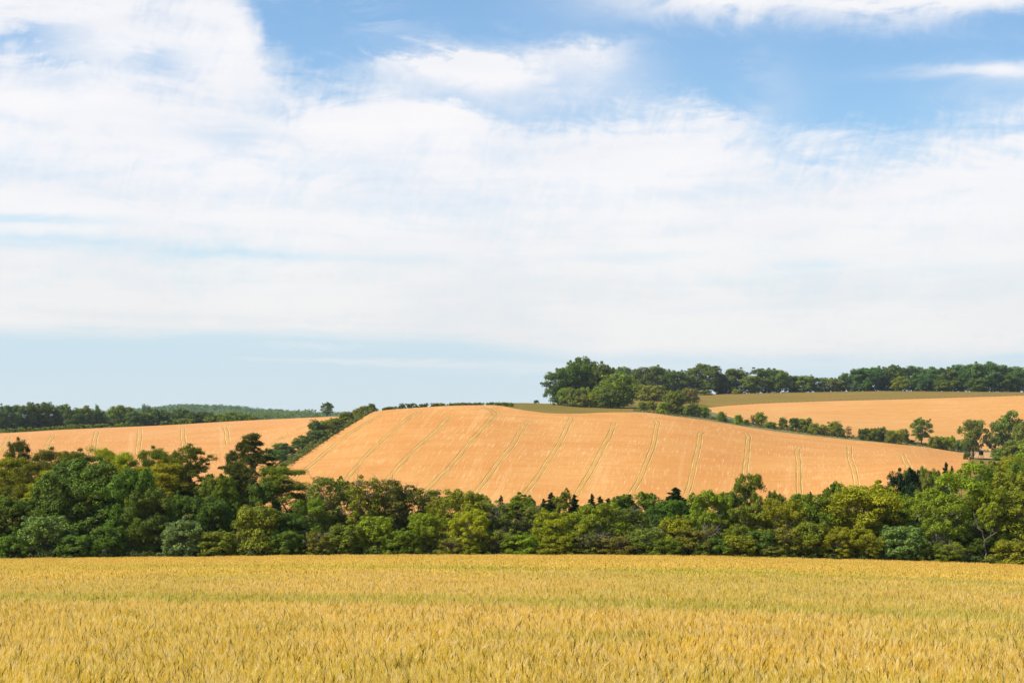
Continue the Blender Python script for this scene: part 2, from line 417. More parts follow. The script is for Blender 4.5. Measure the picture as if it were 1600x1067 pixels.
M_LITTER = plain('leaf_litter', (0.035, 0.028, 0.014), (0.06, 0.05, 0.02), 0.8)
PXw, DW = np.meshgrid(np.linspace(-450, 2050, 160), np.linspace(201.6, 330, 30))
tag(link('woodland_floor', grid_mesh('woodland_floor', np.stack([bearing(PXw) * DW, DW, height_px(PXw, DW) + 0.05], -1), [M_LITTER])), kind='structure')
ribbon('farm_track', Curve((1480, 703), (1520, 706), (1600, 709)), Curve((1480, 707), (1520, 716), (1600, 718)), 1482, 1620, 760, 990, M_TRACK, 0.25)

# ------------------------------------------------------------------ tramlines (pairs of wheel tracks)
def catmull(pts, n=14):
    p = np.array(pts, float); p = np.concatenate([[2 * p[0] - p[1]], p, [2 * p[-1] - p[-2]]]); r = []
    for i in range(1, len(p) - 2):
        for s in np.linspace(0, 1, n, endpoint=False):
            a, b, c, d = p[i - 1:i + 3]
            r.append(0.5 * ((2 * b) + (c - a) * s + (2 * a - 5 * b + 4 * c - d) * s * s + (3 * b - a - 3 * c + d) * s ** 3))
    r.append(p[-2]); return np.array(r)

def tram(pts, d0, d1, lift, geo, gauge=0.95, half=0.26, pale=None):
    c = catmull(pts)
    G = []
    for px, y in c:
        d = find_d(px, y, d0, d1, lift); G.append((bearing(px) * d, d))
    G = np.array(G)
    tg = np.gradient(G, axis=0); tg /= np.linalg.norm(tg, axis=1, keepdims=True) + 1e-9
    nm = np.stack([tg[:, 1], -tg[:, 0]], 1)
    s_ = np.arange(len(G)); k0 = rng.uniform(0, 9)
    G = G + nm * (0.14 * np.sin(s_ * 0.30 + k0) + 0.05 * np.sin(s_ * 0.9 + 2 * k0))[:, None]
    if pale is not None:  # strip of painted sunlight along one side of each track
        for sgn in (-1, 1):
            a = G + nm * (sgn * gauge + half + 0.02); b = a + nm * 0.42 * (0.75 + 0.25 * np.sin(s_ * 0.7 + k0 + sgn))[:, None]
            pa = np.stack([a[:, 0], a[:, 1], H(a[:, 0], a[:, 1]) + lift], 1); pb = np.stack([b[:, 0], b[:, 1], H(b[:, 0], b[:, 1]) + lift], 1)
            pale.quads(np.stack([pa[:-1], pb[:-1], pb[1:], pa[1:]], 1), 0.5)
    for sgn in (-1, 1):
        hw = half * (0.85 + 0.25 * np.sin(s_ * 0.5 + k0 * 3 + sgn))[:, None]
        a = G + nm * sgn * gauge - nm * hw; b = G + nm * sgn * gauge + nm * hw
        pa = np.stack([a[:, 0], a[:, 1], H(a[:, 0], a[:, 1]) + lift], 1); pb = np.stack([b[:, 0], b[:, 1], H(b[:, 0], b[:, 1]) + lift], 1)
        geo.quads(np.stack([pa[:-1], pb[:-1], pb[1:], pa[1:]], 1), 0.5)

T_HILL = [[(455, 752), (472, 738), (526, 692), (560, 668), (596, 646)], [(538, 750), (546, 742), (588, 696), (633, 658), (655, 642)],
          [(590, 768), (605, 750), (641, 708), (678, 676), (703, 648)], [(650, 784), (672, 760), (712, 718), (743, 680), (768, 653), (772, 645), (766, 640), (752, 635.5)],
          [(725, 786), (745, 766), (774, 728), (800, 695), (811, 677), (822, 661), (829, 657)], [(812, 780), (822, 767), (853, 725), (876, 687), (890, 658), (892, 652.5)],
          [(898, 776), (907, 762), (932, 718), (951, 681), (960, 660)], [(980, 780), (989, 766), (1005, 735), (1019, 698), (1026, 667), (1026, 658), (1021, 654)],
          [(1070, 778), (1074, 767), (1085, 724), (1092, 690), (1094, 677), (1098, 675)], [(1160, 750), (1164, 738), (1166, 712), (1169, 687), (1167, 678), (1163, 675.5)],
          [(1249, 776), (1247, 726), (1246, 704), (1250, 696.5)], [(1340, 765), (1332, 729), (1327, 712), (1327, 697)], [(1428, 748), (1419, 729), (1408, 708)]]
T_FAINT = [[(1021, 654), (1008, 650.5), (990, 648.5)], [(1380, 726), (1366, 716), (1350, 709)]]
T_LEFT = [[(-3, 710), (5, 698), (14, 682)], [(66, 710), (73, 698), (83, 678)], [(144, 710), (146, 699), (151, 674)], [(214, 710), (216, 699), (218, 670.5)], [(287, 710), (287, 698), (285, 668.5)],
          [(356, 693), (354, 678), (351, 665.5)], [(412, 708), (428, 692), (446, 680), (446, 676)]]
T_LFAINT = [[(324, 719), (352, 698), (374, 683), (404, 668.5)], [(446, 680), (458, 673), (478, 665)]]
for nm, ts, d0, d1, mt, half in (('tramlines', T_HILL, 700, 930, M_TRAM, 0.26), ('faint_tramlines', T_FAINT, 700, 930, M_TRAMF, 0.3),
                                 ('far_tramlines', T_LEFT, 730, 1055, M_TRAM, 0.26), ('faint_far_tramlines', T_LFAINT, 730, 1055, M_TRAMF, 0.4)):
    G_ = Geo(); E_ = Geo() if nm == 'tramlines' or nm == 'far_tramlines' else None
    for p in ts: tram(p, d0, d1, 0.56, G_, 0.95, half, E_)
    if E_ is not None: tag(link('sunlit_edge_strips', E_.mesh('sunlit_edge_strips', [M_PALE])), kind='structure')
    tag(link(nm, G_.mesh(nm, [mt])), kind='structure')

# ------------------------------------------------------------------ near wheat field
def wheat_material():
    m, t = new_mat('wheat_ears'); x, y, z, P = position(t)
    at = t.nodes.new('ShaderNodeAttribute'); at.attribute_name = 'tint'; ti = S(t, at.outputs['Fac'])
    oi = t.nodes.new('ShaderNodeObjectInfo')
    gold = mixc(t, ti, (0.58, 0.385, 0.032), (0.97, 0.735, 0.150))
    gold = mixc(t, smooth(ti, 0.90, 0.96), gold, (0.92, 0.76, 0.42))
    # greener, later ripening strips of the crop
    k = (y + x * 0.535); wob = (noise(t, comb(t, x * 0.05, y * 0.05, 0.0), 1.0, 3) - 0.5) * 9.0; kk = k + wob
    b1 = smooth(kk, 40.0, 43.5) * smooth(kk, 50.0, 46.5)
    k2 = y + x * 0.9 + wob * 1.3
    b2 = smooth(k2, 92.0, 96.0) * smooth(k2, 108.0, 102.0)
    k3 = y - x * 0.15 + wob * 0.5
    b3 = smooth(k3, 27.2, 28.2) * smooth(k3, 30.6, 29.4) * smooth(noise(t, comb(t, x * 0.16, y * 0.1, 5.0), 1.0, 3), 0.42, 0.6)
    pat = smooth(noise(t, comb(t, x * 0.06, y * 0.035, 9.0), 1.0, 4), 0.42, 0.68) * 0.55
    gm = (b1 * 1.0 + b2 * 0.85 + b3 * 0.8 + pat).clamp()
    gre = mixc(t, ti, (0.30, 0.31, 0.024), (0.74, 0.65, 0.095))
    col = mixc(t, gm * smooth(ti, 1.0, 0.5, 0.45, 1.0), gold, gre)
    rip = smooth(y, 70.0, 160.0)
    col = mixc(t, rip * 0.5, col, mixc(t, ti, (0.62, 0.39, 0.055), (0.93, 0.65, 0.165)))
    col = mixc(t, smooth(ti, 0.05, 0.03), col, (0.105, 0.10, 0.010))
    finish(t, col, 0.55, 0.45, 0.3)
    return m
M_WHEAT = wheat_material()
M_BED = plain('wheat_straw', (0.52, 0.35, 0.07), (0.74, 0.51, 0.13), 1.5)

def wheat_tile(name, size, n, seed, near):
    r = np.random.default_rng(seed); G = Geo()
    xy = r.uniform(-size / 2, size / 2, (n, 2)); h = r.normal(0.0, 0.045, n) + CROP - 0.03
    lean = r.normal(0, 0.17, (n, 2)) + np.array([0.12, 0.0])
    tint = np.clip(r.normal(0.64 if near else 0.45, 0.25, n), 0.06, 0.9); u = r.random(n)
    tint[u < (0.13 if near else 0.11)] = 0.02; tint[u > 0.94] = 0.97
    L = r.uniform(0.055, 0.092, n) * (1.0 if near else 1.2); Wd = (0.0058 if near else 0.012) * r.uniform(0.8, 1.3, n)
    base = np.stack([xy[:, 0], xy[:, 1], h - L], 1)
    ax = np.stack([lean[:, 0], lean[:, 1], np.ones(n)], 1); ax /= np.linalg.norm(ax, axis=1, keepdims=True)
    droop = np.stack([lean[:, 0], lean[:, 1], -0.25 * np.abs(r.normal(0, 1, n))], 1)
    mid = base + ax * (L * 0.5)[:, None]
    a2 = ax + droop * 0.6; a2 /= np.linalg.norm(a2, axis=1, keepdims=True); tip = mid + a2 * (L * 0.55)[:, None]
    th = r.uniform(0, np.pi, n)
    for k in range(2 if near else 1):
        s = np.stack([np.cos(th + k * np.pi / 2), np.sin(th + k * np.pi / 2), np.zeros(n)], 1) * Wd[:, None]
        G.quads(np.stack([base - s * .5, base + s * .5, mid + s, mid - s], 1), tint)
        G.quads(np.stack([mid - s, mid + s, tip + s * .35, tip - s * .35], 1), np.clip(tint * 1.06, 0, 1))
    # stalks
    s = np.stack([np.cos(th), np.sin(th), np.zeros(n)], 1) * (0.0028 if near else 0.006)
    root = base - ax * 0.34
    G.quads(np.stack([root - s, root + s, base + s, base - s], 1), np.where(tint > 0.04, np.clip(tint * 0.9, 0.06, 0.8), 0.02))
    if near:
        for k in range(5):     # awns
            dr = a2 + r.normal(0, 0.22, (n, 3)); dr /= np.linalg.norm(dr, axis=1, keepdims=True)
            st = mid + (tip - mid) * r.uniform(0, 0.9, (n, 1)); sw = np.cross(dr, r.normal(0, 1, (n, 3))); sw /= np.linalg.norm(sw, axis=1, keepdims=True)
            sw *= 0.0016; e = st + dr * r.uniform(0.05, 0.10, (n, 1))
            G.quads(np.stack([st - sw, st + sw, e + sw * .4, e - sw * .4], 1), np.where(tint > 0.04, np.clip(tint + 0.12, 0, 0.97), 0.03))
        m = n // 3             # dry leaf blades
        b0 = base[:m] - ax[:m] * 0.12; an = r.uniform(0, 2 * np.pi, m); dr = np.stack([np.cos(an), np.sin(an), r.uniform(-0.3, 0.9, m)], 1)
        sw = np.stack([-np.sin(an), np.cos(an), np.zeros(m)], 1) * 0.005; e = b0 + dr * r.uniform(0.08, 0.18, (m, 1))
        G.quads(np.stack([b0 - sw, b0 + sw, e + sw * .3, e - sw * .3], 1), np.clip(tint[:m] * 0.9, 0.06, 0.9))
    return bpy.data.objects.new(name, G.mesh(name, [M_WHEAT]))

c_near = bpy.data.collections.new('wheat_near'); c_mid = bpy.data.collections.new('wheat_mid')
for i in range(5): c_near.objects.link(wheat_tile('wheat_tuft', 1.0, 260, 100 + i, True))
for i in range(4): c_mid.objects.link(wheat_tile('wheat_clump', 2.0, 380, 200 + i, False))

pts, near = [], []
DMAX = 201.0
def clear(x, y): return True
for y in np.arange(12, 95, 0.9):
    for x in np.arange(-0.36 * y - 4, 0.36 * y + 4, 0.9):
        if rng.random() > (95 - y) / 36.0: continue
        pts.append((x + rng.uniform(-.2, .2), y + rng.uniform(-.2, .2))); near.append(1)
for y in np.arange(61.5, DMAX, 1.75):
    for x in np.arange(-0.36 * y - 4, 0.36 * y + 4, 1.75):
        if rng.random() > (y - 58) / 26.0: continue
        pts.append((x + rng.uniform(-.4, .4), min(y + rng.uniform(-.4, .4), DMAX))); near.append(0)
pts = np.array(pts); zz = H(pts[:, 0], pts[:, 1]) + rng.normal(0, 0.02, len(pts))
me = bpy.data.meshes.new('wheat_crop'); me.vertices.add(len(pts)); me.vertices.foreach_set('co', np.column_stack([pts, zz]).astype(np.float32).ravel())
a = me.attributes.new('near', 'BOOLEAN', 'POINT'); a.data.foreach_set('value', np.array(near, bool)); me.update()
me.materials.append(M_WHEAT)
wo = link('wheat_crop', me)
tag(wo, 'ripe golden cereal standing across the near field up to the trees', 'wheat crop', kind='stuff')
ng = bpy.data.node_groups.new('wheat_scatter', 'GeometryNodeTree')
ng.interface.new_socket('Geometry', in_out='INPUT', socket_type='NodeSocketGeometry'); ng.interface.new_socket('Geometry', in_out='OUTPUT', socket_type='NodeSocketGeometry')
gi = ng.nodes.new('NodeGroupInput'); go = ng.nodes.new('NodeGroupOutput'); jn = ng.nodes.new('GeometryNodeJoinGeometry')
na = ng.nodes.new('GeometryNodeInputNamedAttribute'); na.data_type = 'BOOLEAN'; na.inputs['Name'].default_value = 'near'
nt = ng.nodes.new('FunctionNodeBooleanMath'); nt.operation = 'NOT'; ng.links.new(na.outputs[0], nt.inputs[0])
for coll, sel in ((c_near, na.outputs[0]), (c_mid, nt.outputs[0])):
    ci = ng.nodes.new('GeometryNodeCollectionInfo'); ci.inputs['Collection'].default_value = coll
    ci.inputs['Separate Children'].default_value = True; ci.inputs['Reset Children'].default_value = True
    ip = ng.nodes.new('GeometryNodeInstanceOnPoints'); ip.inputs['Pick Instance'].default_value = True
    rv = ng.nodes.new('FunctionNodeRandomValue'); rv.data_type = 'FLOAT_VECTOR'
    rv.inputs[0].default_value = (0, 0, -0.5 if sel is na.outputs[0] else 0); rv.inputs[1].default_value = (0, 0, 0.5 if sel is na.outputs[0] else 6.283)
    rs = ng.nodes.new('FunctionNodeRandomValue'); rs.data_type = 'FLOAT_VECTOR'; rs.inputs[0].default_value = (0.95, 0.95, 0.94); rs.inputs[1].default_value = (1.08, 1.08, 1.07); rs.inputs['Seed'].default_value = 5
    ng.links.new(gi.outputs[0], ip.inputs['Points']); ng.links.new(sel, ip.inputs['Selection']); ng.links.new(ci.outputs[0], ip.inputs['Instance'])
    ng.links.new(rv.outputs[0], ip.inputs['Rotation']); ng.links.new(rs.outputs[0], ip.inputs['Scale']); ng.links.new(ip.outputs[0], jn.inputs[0])
ng.links.new(jn.outputs[0], go.inputs[0])
wo.modifiers.new('scatter', 'NODES').node_group = ng

# the dense lower crop the ears stand over
bc = np.linspace(-450, 2050, 120); br = np.concatenate([np.linspace(3, 60, 60), np.linspace(62, DMAX + 0.4, 60)])
PB, DB = np.meshgrid(bc, br); XB = bearing(PB) * np.maximum(DB, 40)
ZB = H(XB, DB) + CROP - 0.20
PBm = np.stack([XB, DB, ZB], -1); e = PBm[-1:].copy(); e[:, :, 2] -= 0.6
tag(link('wheat_field', grid_mesh('wheat_field', np.concatenate([PBm, e], 0), [M_BED])), kind='structure')
# ------------------------------------------------------------------ vegetation materials (the colour comes from each plant)
def leaf_material(name, transl, warm, rough=0.55):
    m, t = new_mat(name)
    oi = t.nodes.new('ShaderNodeObjectInfo'); at = t.nodes.new('ShaderNodeAttribute'); at.attribute_name = 'tint'
    ti = S(t, at.outputs['Fac'])
    base = oi.outputs['Color']
    dk = mixc(t, 1.0, base, (0.60, 0.66, 0.55), 'MULTIPLY')
    lt = mixc(t, 1.0, base, warm, 'MULTIPLY')
    col = mixc(t, ti, dk, lt)
    finish(t, col, rough, transl, 0.18)
    return m
M_LEAF = leaf_material('broad_leaf', 0.26, (1.55, 1.56, 0.75))
M_NEEDLE = leaf_material('needles', 0.22, (1.6, 1.5, 0.7), 0.6)
M_BARK = plain('bark', (0.075, 0.055, 0.04), (0.14, 0.11, 0.085), 3.0, 0.9)
M_PALEBARK = plain('pale_bark', (0.25, 0.22, 0.18), (0.40, 0.36, 0.31), 3.0, 0.9)
M_TWIG = plain('grey_twig', (0.13, 0.10, 0.08), (0.24, 0.20, 0.17), 2.0, 0.9)

def unit(a): return a / (np.linalg.norm(a, axis=-1, keepdims=True) + 1e-9)

def add_leaves(G, r, C, rad, per, size, flat=0.9, up=0.35, narrow=0.62, tint0=None, shell=0.62):
    """C: blob centres (N,3), rad (N,), per leaves in each; leaves hang in domed clumps"""
    N = len(C); C = np.repeat(C, per, 0); R = np.repeat(rad, per)
    d = unit(r.normal(0, 1, (N * per, 3))); d[:, 2] = np.where(d[:, 2] < -0.6, -d[:, 2], d[:, 2]); d = unit(d)
    rr = R * (shell + (1 - shell) * r.random(N * per)) * r.choice([1.0, 1.0, 1.0, 1.22], N * per)
    p = C + d * rr[:, None] * np.array([1, 1, flat])
    nrm = unit(d * 1.25 + r.normal(0, 0.45, d.shape) + np.array([0, 0, up]))
    a = unit(np.cross(nrm, r.normal(0, 1, d.shape))); b = np.cross(nrm, a)
    s = size * r.uniform(0.6, 1.35, N * per)[:, None]
    P = np.stack([p - a * s, p + b * s * narrow, p + a * s * 0.9, p - b * s * narrow], 1)
    P[:, 0] -= nrm * s * 0.15; P[:, 2] -= nrm * s * 0.25
    tb = np.repeat(r.random(N) if tint0 is None else tint0, per)
    G.quads(P, np.clip(tb * 0.55 + r.random(N * per) * 0.45 + r.normal(0, 0.06, N * per), 0, 1))

def branch(G, r, a, b, r0, r1, k=5, wob=0.08, n=6, sag=0.0):
    a = np.asarray(a, float); b = np.asarray(b, float); L = np.linalg.norm(b - a); s = np.linspace(0, 1, n)[:, None]
    p = a + (b - a) * s; w = r.normal(0, wob * L, (n, 3)); w[0] = 0; w[-1] = 0
    p = p + w * np.sin(np.pi * s); p[:, 2] += sag * L * np.sin(np.pi * s[:, 0])
    G.tube(p, np.linspace(r0, r1, n), k, r.random())
    return p

def broadleaf(seed, Ht=11.0, Wd=8.0, base=0.12, lobes=11, blobs=16, per=60, size=0.19, brad=0.75, trunk=0.22, dome=1.0, k=7, open_=0.0, fork=False):
    """trunk, branches and crown of a round-headed tree; crown of lobes, each a cluster of leaf clumps"""
    r = np.random.default_rng(seed); T, B, L = Geo(), Geo(), Geo()
    cz = Ht * (base + (1 - base) * 0.5); az = Ht * (1 - base) * 0.5
    lc, lr = [], []
    for i in range(lobes):
        ph = i * 2.39996 + r.uniform(-.4, .4); zz = -0.98 + 1.88 * (i + 0.5) / lobes + r.uniform(-.1, .1)
        ring = math.sqrt(max(0.05, 1 - min(0.98, abs(zz)) ** 2.2)) * r.uniform(0.55, 0.80)
        lc.append((math.cos(ph) * ring * Wd / 2, math.sin(ph) * ring * Wd / 2, cz + zz * az * 0.84)); lr.append(Wd * r.uniform(0.19, 0.27))
    lc.append((0, 0, cz + az * 0.45)); lr.append(Wd * 0.24); lc.append((0, 0, cz - az * 0.1)); lr.append(Wd * 0.25)
    lc = np.array(lc); lr = np.array(lr)
    top = np.array([r.uniform(-.3, .3), r.uniform(-.3, .3), Ht * 0.72])
    tp = branch(T, r, (0, 0, -0.6), top, trunk, trunk * 0.3, k, 0.02, 9)
    if fork: branch(T, r, tp[2], tp[2] + np.array([Wd * 0.16, -0.3, Ht * 0.42]), trunk * 0.7, trunk * 0.2, k, 0.05, 7)
    C, R = [], []
    for c, q in zip(lc, lr):
        i = int(np.clip((c[2] / Ht - 0.18) * 8, 1, 7)); st = tp[i]
        branch(B, r, st, c, trunk * 0.38, trunk * 0.10, 5, 0.07, 6, 0.08)
        n = max(3, int(blobs * (q / (Wd * 0.23)) ** 2)); d = unit(r.normal(0, 1, (n, 3))); d[:, 2] = np.where(d[:, 2] < -0.5, -d[:, 2], d[:, 2])
        out_ = unit(c - np.array([0, 0, cz])); d = unit(d + out_ * 0.35)
        pc = c + d * (q * r.uniform(0.55, 1.1, n))[:, None] * np.array([1, 1, 0.85])
        keep = r.random(n) > open_; pc = pc[keep]
        pc = pc[pc[:, 2] > 0.25]
        for e in pc[::2]: branch(B, r, c, e, trunk * 0.10, 0.012, 3, 0.08, 4)
        C.append(pc); R.append(brad * r.uniform(0.6, 1.2, len(pc)))
    C = np.concatenate(C); R = np.concatenate(R)
    # a ragged outline: a few sprays standing proud of the crown
    i = r.choice(len(C), max(4, len(C) // 10), replace=False); o = unit(C[i] - np.array([0, 0, cz * 0.8]))
    C = np.concatenate([C, C[i] + o * brad * r.uniform(0.8, 1.3, (len(i), 1))]); R = np.concatenate([R, np.full(len(i), brad * 0.45)])
    add_leaves(L, r, C, R, per, size)
    return T, B, L

def shrub(seed, Ht=5.0, Wd=5.0, stems=7, blobs=70, per=55, size=0.15, brad=0.55, bare=0, leafy=1.0):
    """many stemmed bush, leafy to the ground"""
    r = np.random.default_rng(seed); T, B, L = Geo(), Geo(), Geo(); ends = []
    for i in range(stems):
        a = r.uniform(0, 2 * np.pi); q = r.uniform(0.1, 0.36) * Wd
        e = np.array([math.cos(a) * q, math.sin(a) * q, Ht * r.uniform(0.55, 0.92)]); s0 = np.array([math.cos(a) * 0.25, math.sin(a) * 0.25, -0.3])
        p = branch(T, r, s0, e, 0.075, 0.02, 5, 0.06, 7, 0.05)
        for j in range(5):
            st = p[r.integers(2, 7)]; d = unit(np.array([r.normal(), r.normal(), r.uniform(0.2, 1.2)])); ee = st + d * r.uniform(0.5, 1.2)
            branch(B, r, st, ee, 0.025, 0.008, 3, 0.08, 4); ends.append(ee)
        for j in range(bare):
            st = p[r.integers(3, 7)]; d = unit(np.array([r.normal() * .6, r.normal() * .6, r.uniform(0.3, 1.3)])); ee = st + d * r.uniform(0.8, 1.9)
            pp = branch(B, r, st, ee, 0.03, 0.010, 3, 0.07, 5)
            for m in range(3):
                s2 = pp[r.integers(1, 4)]; branch(B, r, s2, s2 + unit(d + r.normal(0, .6, 3)) * r.uniform(0.4, 0.9), 0.014, 0.006, 3, 0.05, 3)
    u = r.random((blobs, 3)); ph = u[:, 0] * 2 * np.pi; zz = 0.08 + 0.86 * u[:, 1] ** 0.85; prof = np.sqrt(np.clip(1 - ((zz - 0.36) / 0.68) ** 2, 0.02, 1))
    q = prof * Wd * 0.46 * np.sqrt(0.25 + 0.75 * u[:, 2]); lump = 1 + 0.22 * np.sin(ph * 3 + seed) * np.sin(zz * 7 + seed * 2)
    C = np.stack([np.cos(ph) * q * lump, np.sin(ph) * q * lump, zz * Ht], 1); R = brad * r.uniform(0.6, 1.25, blobs)
    keep = r.random(blobs) < leafy; C = C[keep]; R = R[keep]
    E = np.array(ends); C = np.concatenate([C, E]); R = np.concatenate([R, np.full(len(E), brad * 0.55)])
    add_leaves(L, r, C, R, per, size)
    return T, B, L

def pine(seed, Ht=13.0, Wd=7.0, base=0.5, tiers=8, per=130, trunk=0.2, dead=6, plates=6, pr=(0.55, 1.0), rise=(-0.04, 0.34)):
    r = np.random.default_rng(seed); T, B, L = Geo(), Geo(), Geo()
    top = np.array([r.uniform(-.6, .6), r.uniform(-.4, .4), Ht * 0.96]); tp = branch(T, r, (0, 0, -0.6), top, trunk, 0.04, 7, 0.018, 16)
    def at(f): return np.array([np.interp(f, np.linspace(0, 1, 16), tp[:, i]) for i in range(3)])
    C, R = [], []
    for i in range(tiers):
        f = base + (0.97 - base) * (i + r.uniform(0, .6)) / tiers; rel = (f - base) / (1 - base)
        w = Wd * 0.5 * (0.75 + 0.45 * math.sin(math.pi * min(1, rel * 0.9 + 0.1))) * (1 - 0.62 * rel ** 2.2)
        for j in range(max(3, plates - (1 if rel > .7 else 0))):
            if r.random() < 0.12: continue
            a = r.uniform(0, 2 * np.pi); ln = w * r.uniform(0.55, 1.1); st = at(f)
            e = st + np.array([math.cos(a) * ln, math.sin(a) * ln, r.uniform(*rise) * ln]); p = branch(B, r, st, e, 0.07 * (1.1 - rel), 0.015, 4, 0.06, 6, 0.03)
            for m in range(5):
                s = p[-1 - (m % 3)] + np.array([r.normal(0, .45), r.normal(0, .45), r.normal(0.12, .14)]); C.append(s); R.append(r.uniform(*pr))
    C.append(top + np.array([0, 0, 0.1])); R.append(0.5)
    for i in range(dead):
        f = r.uniform(base * 0.55, base * 1.05); a = r.uniform(0, 2 * np.pi); st = at(f); e = st + np.array([math.cos(a), math.sin(a), r.uniform(-.25, .2)]) * r.uniform(0.8, 2.2)
        pp = branch(B, r, st, e, 0.04, 0.012, 4, 0.08, 5)
        for m in range(3): branch(B, r, pp[2 + m % 2], pp[2] + r.normal(0, .5, 3), 0.018, 0.008, 3, 0.05, 3)
    add_leaves(L, r, np.array(C), np.array(R), per, 0.15, 0.62, 0.5, 0.24, None, 0.25)
    return T, B, L

def spruce(seed, Ht=8.0, Wd=3.4, tiers=24, per=34):
    r = np.random.default_rng(seed); T, B, L = Geo(), Geo(), Geo()
    T.tube(np.array([(0, 0, -.5), (0, 0, Ht * .5), (0, 0, Ht)]), np.array([.14, .08, .012]), 6); C, R = [], []
    for i in range(tiers):
        f = 0.05 + 0.93 * (i / tiers) ** 0.85; w = Wd * 0.5 * (1 - f) ** 0.9 + 0.03
        for j in range(8 if f < .85 else 5):
            a = j * 0.8 + i * 1.7 + r.uniform(-.3, .3); ln = w * r.uniform(0.6, 1.2); st = np.array([0, 0, min(1, f + r.uniform(-.035, .035)) * Ht]); d = np.array([math.cos(a), math.sin(a), r.uniform(-0.35, 0.1)])
            branch(B, r, st, st + d * ln, 0.022, 0.006, 3, 0.02, 4, 0.05)
            for q in (0.3, 0.62, 0.95): C.append(st + d * ln * q); R.append((0.10 + 0.36 * (1 - f)) * (1.2 - 0.5 * q))
    for q in (.955, .97, .985, 1.0): C.append((0, 0, Ht * q)); R.append(0.05 + (1 - q) * 2.0)
    add_leaves(L, r, np.array(C, float), np.array(R), per, 0.11, 1.0, 0.2, 0.4, None, 0.15)
    return T, B, L

LIB = {}
def store(kind, TBL, names, mats, dims):
    cv = np.concatenate(TBL[2].v)          # measured size of the crown
    qx = np.percentile(cv[:, 0], (1.0, 99.0)); qy = np.percentile(cv[:, 1], (1.0, 99.0))
    m_ = (float(np.percentile(cv[:, 2], 99.7)), float((qx[1] - qx[0] + qy[1] - qy[0]) / 2))
    dims = (m_[0] if kind != 'spruce' else dims[0], m_[1] if kind != 'spruce' else dims[1])
    LIB.setdefault(kind, []).append(([(n, g.mesh(n, [m])) for n, g, m in zip(names, TBL, mats) if g is not None and g.n], dims))
NM = ('trunk', 'branches', 'crown'); MT = (M_BARK, M_BARK, M_LEAF)
NS = ('stems', 'twigs', 'foliage'); MS = (M_BARK, M_TWIG, M_LEAF)
for i in range(4): store('broad', broadleaf(10 + i, 11, 8, 0.03, 15, 21, 135, 0.122, 0.78), NM, MT, (11.3, 9.2))
for i in range(4): store('ash', broadleaf(30 + i, 11, 8, 0.05, 14, 20, 120, 0.122, 0.68, 0.18, open_=0.15), NM, (M_PALEBARK, M_PALEBARK, M_LEAF), (11.3, 9.0))
for i in range(2): store('tallash', broadleaf(40 + i, 13, 8.5, 0.12, 14, 18, 95, 0.128, 0.70, 0.2, open_=0.22, fork=True), NM, (M_PALEBARK, M_PALEBARK, M_LEAF), (13.2, 9.6))
for i in range(4): store('slim', broadleaf(50 + i, 10, 4.6, 0.03, 14, 14, 100, 0.118, 0.58, 0.12, open_=0.08), NM, MT, (10.4, 5.4))
for i in range(4): store('shrub', shrub(60 + i, 5, 5, 8, 135, 105, 0.102, 0.48), NS, MS, (5.4, 5.6))
for i in range(4): store('twiggy', shrub(70 + i, 9, 4.4, 10, 200, 76, 0.094, 0.48, 7, 0.7), NS, MS, (9.3, 5.0))
for i in range(3): store('twigbush', shrub(76 + i, 5, 5, 11, 140, 80, 0.088, 0.44, 6, 0.75), NS, MS, (5.6, 5.4))
for i in range(4): store('pine', pine(80 + i, 13, 6.5, 0.46, 9), NM, (M_BARK, M_BARK, M_NEEDLE), (13.1, 7.4))
for i in range(2): store('tallpine', pine(90 + i, 15, 5.6, 0.42, 15, 80, 0.2, 12, 5, (0.32, 0.68), (0.1, 0.6)), NM, (M_BARK, M_BARK, M_NEEDLE), (15, 6.6))
for i in range(3): store('spruce', spruce(95 + i), NM, (M_BARK, M_BARK, M_NEEDLE), (8.1, 3.6))
def two(TBL): return (TBL[0], None, TBL[2])
def merged(TBL):
    T, B, L = TBL; T.v += B.v; T.f += [f + T.n for f in B.f]; T.t += B.t; T.n += B.n; return (T, None, L)
for i in range(5): store('far', merged(broadleaf(110 + i, 16, 13, 0.0, 16, 14, 60, 0.33, 1.65, 0.4)), NM, MT, (16.6, 15.0))
for i in range(4): store('faropen', merged(broadleaf(120 + i, 11, 8, 0.18, 12, 13, 55, 0.22, 0.90, 0.26, open_=0.12)), NM, MT, (11.2, 9.2))
for i in range(5): store('farbush', two(shrub(130 + i, 5, 5, 5, 64, 58, 0.20, 0.82)), NS, MS, (5.5, 5.8))
for i in range(2): store('farthin', merged(shrub(140 + i, 5, 4, 8, 20, 16, 0.2, 0.5, 4, 0.7)), NS, MS, (5.6, 4.6))

COLORS = dict(lime=(0.2554, 0.2706, 0.01043), bright=(0.2223, 0.2663, 0.01423), mid=(0.156, 0.1964, 0.01517), dark=(0.0874, 0.132, 0.0137), bluegreen=(0.1079, 0.1726, 0.02108), pale=(0.231, 0.2895, 0.06835), olive=(0.2056, 0.2284, 0.01897),
              yellowpine=(.36,.36,.02), pine=(0.1645, 0.1929, 0.01581), darkpine=(.095,.105,.02), grey=(0.1696, 0.1929, 0.03689), brown=(0.1799, 0.1827, 0.02898), black=(0.02052, 0.05054, 0.02066), spruce=(.042, .070, .020),
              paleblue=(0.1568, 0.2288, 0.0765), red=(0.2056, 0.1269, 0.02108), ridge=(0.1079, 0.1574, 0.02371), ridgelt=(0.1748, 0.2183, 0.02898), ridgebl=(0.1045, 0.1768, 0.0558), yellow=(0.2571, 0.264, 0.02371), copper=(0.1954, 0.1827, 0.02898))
_cnt = {}
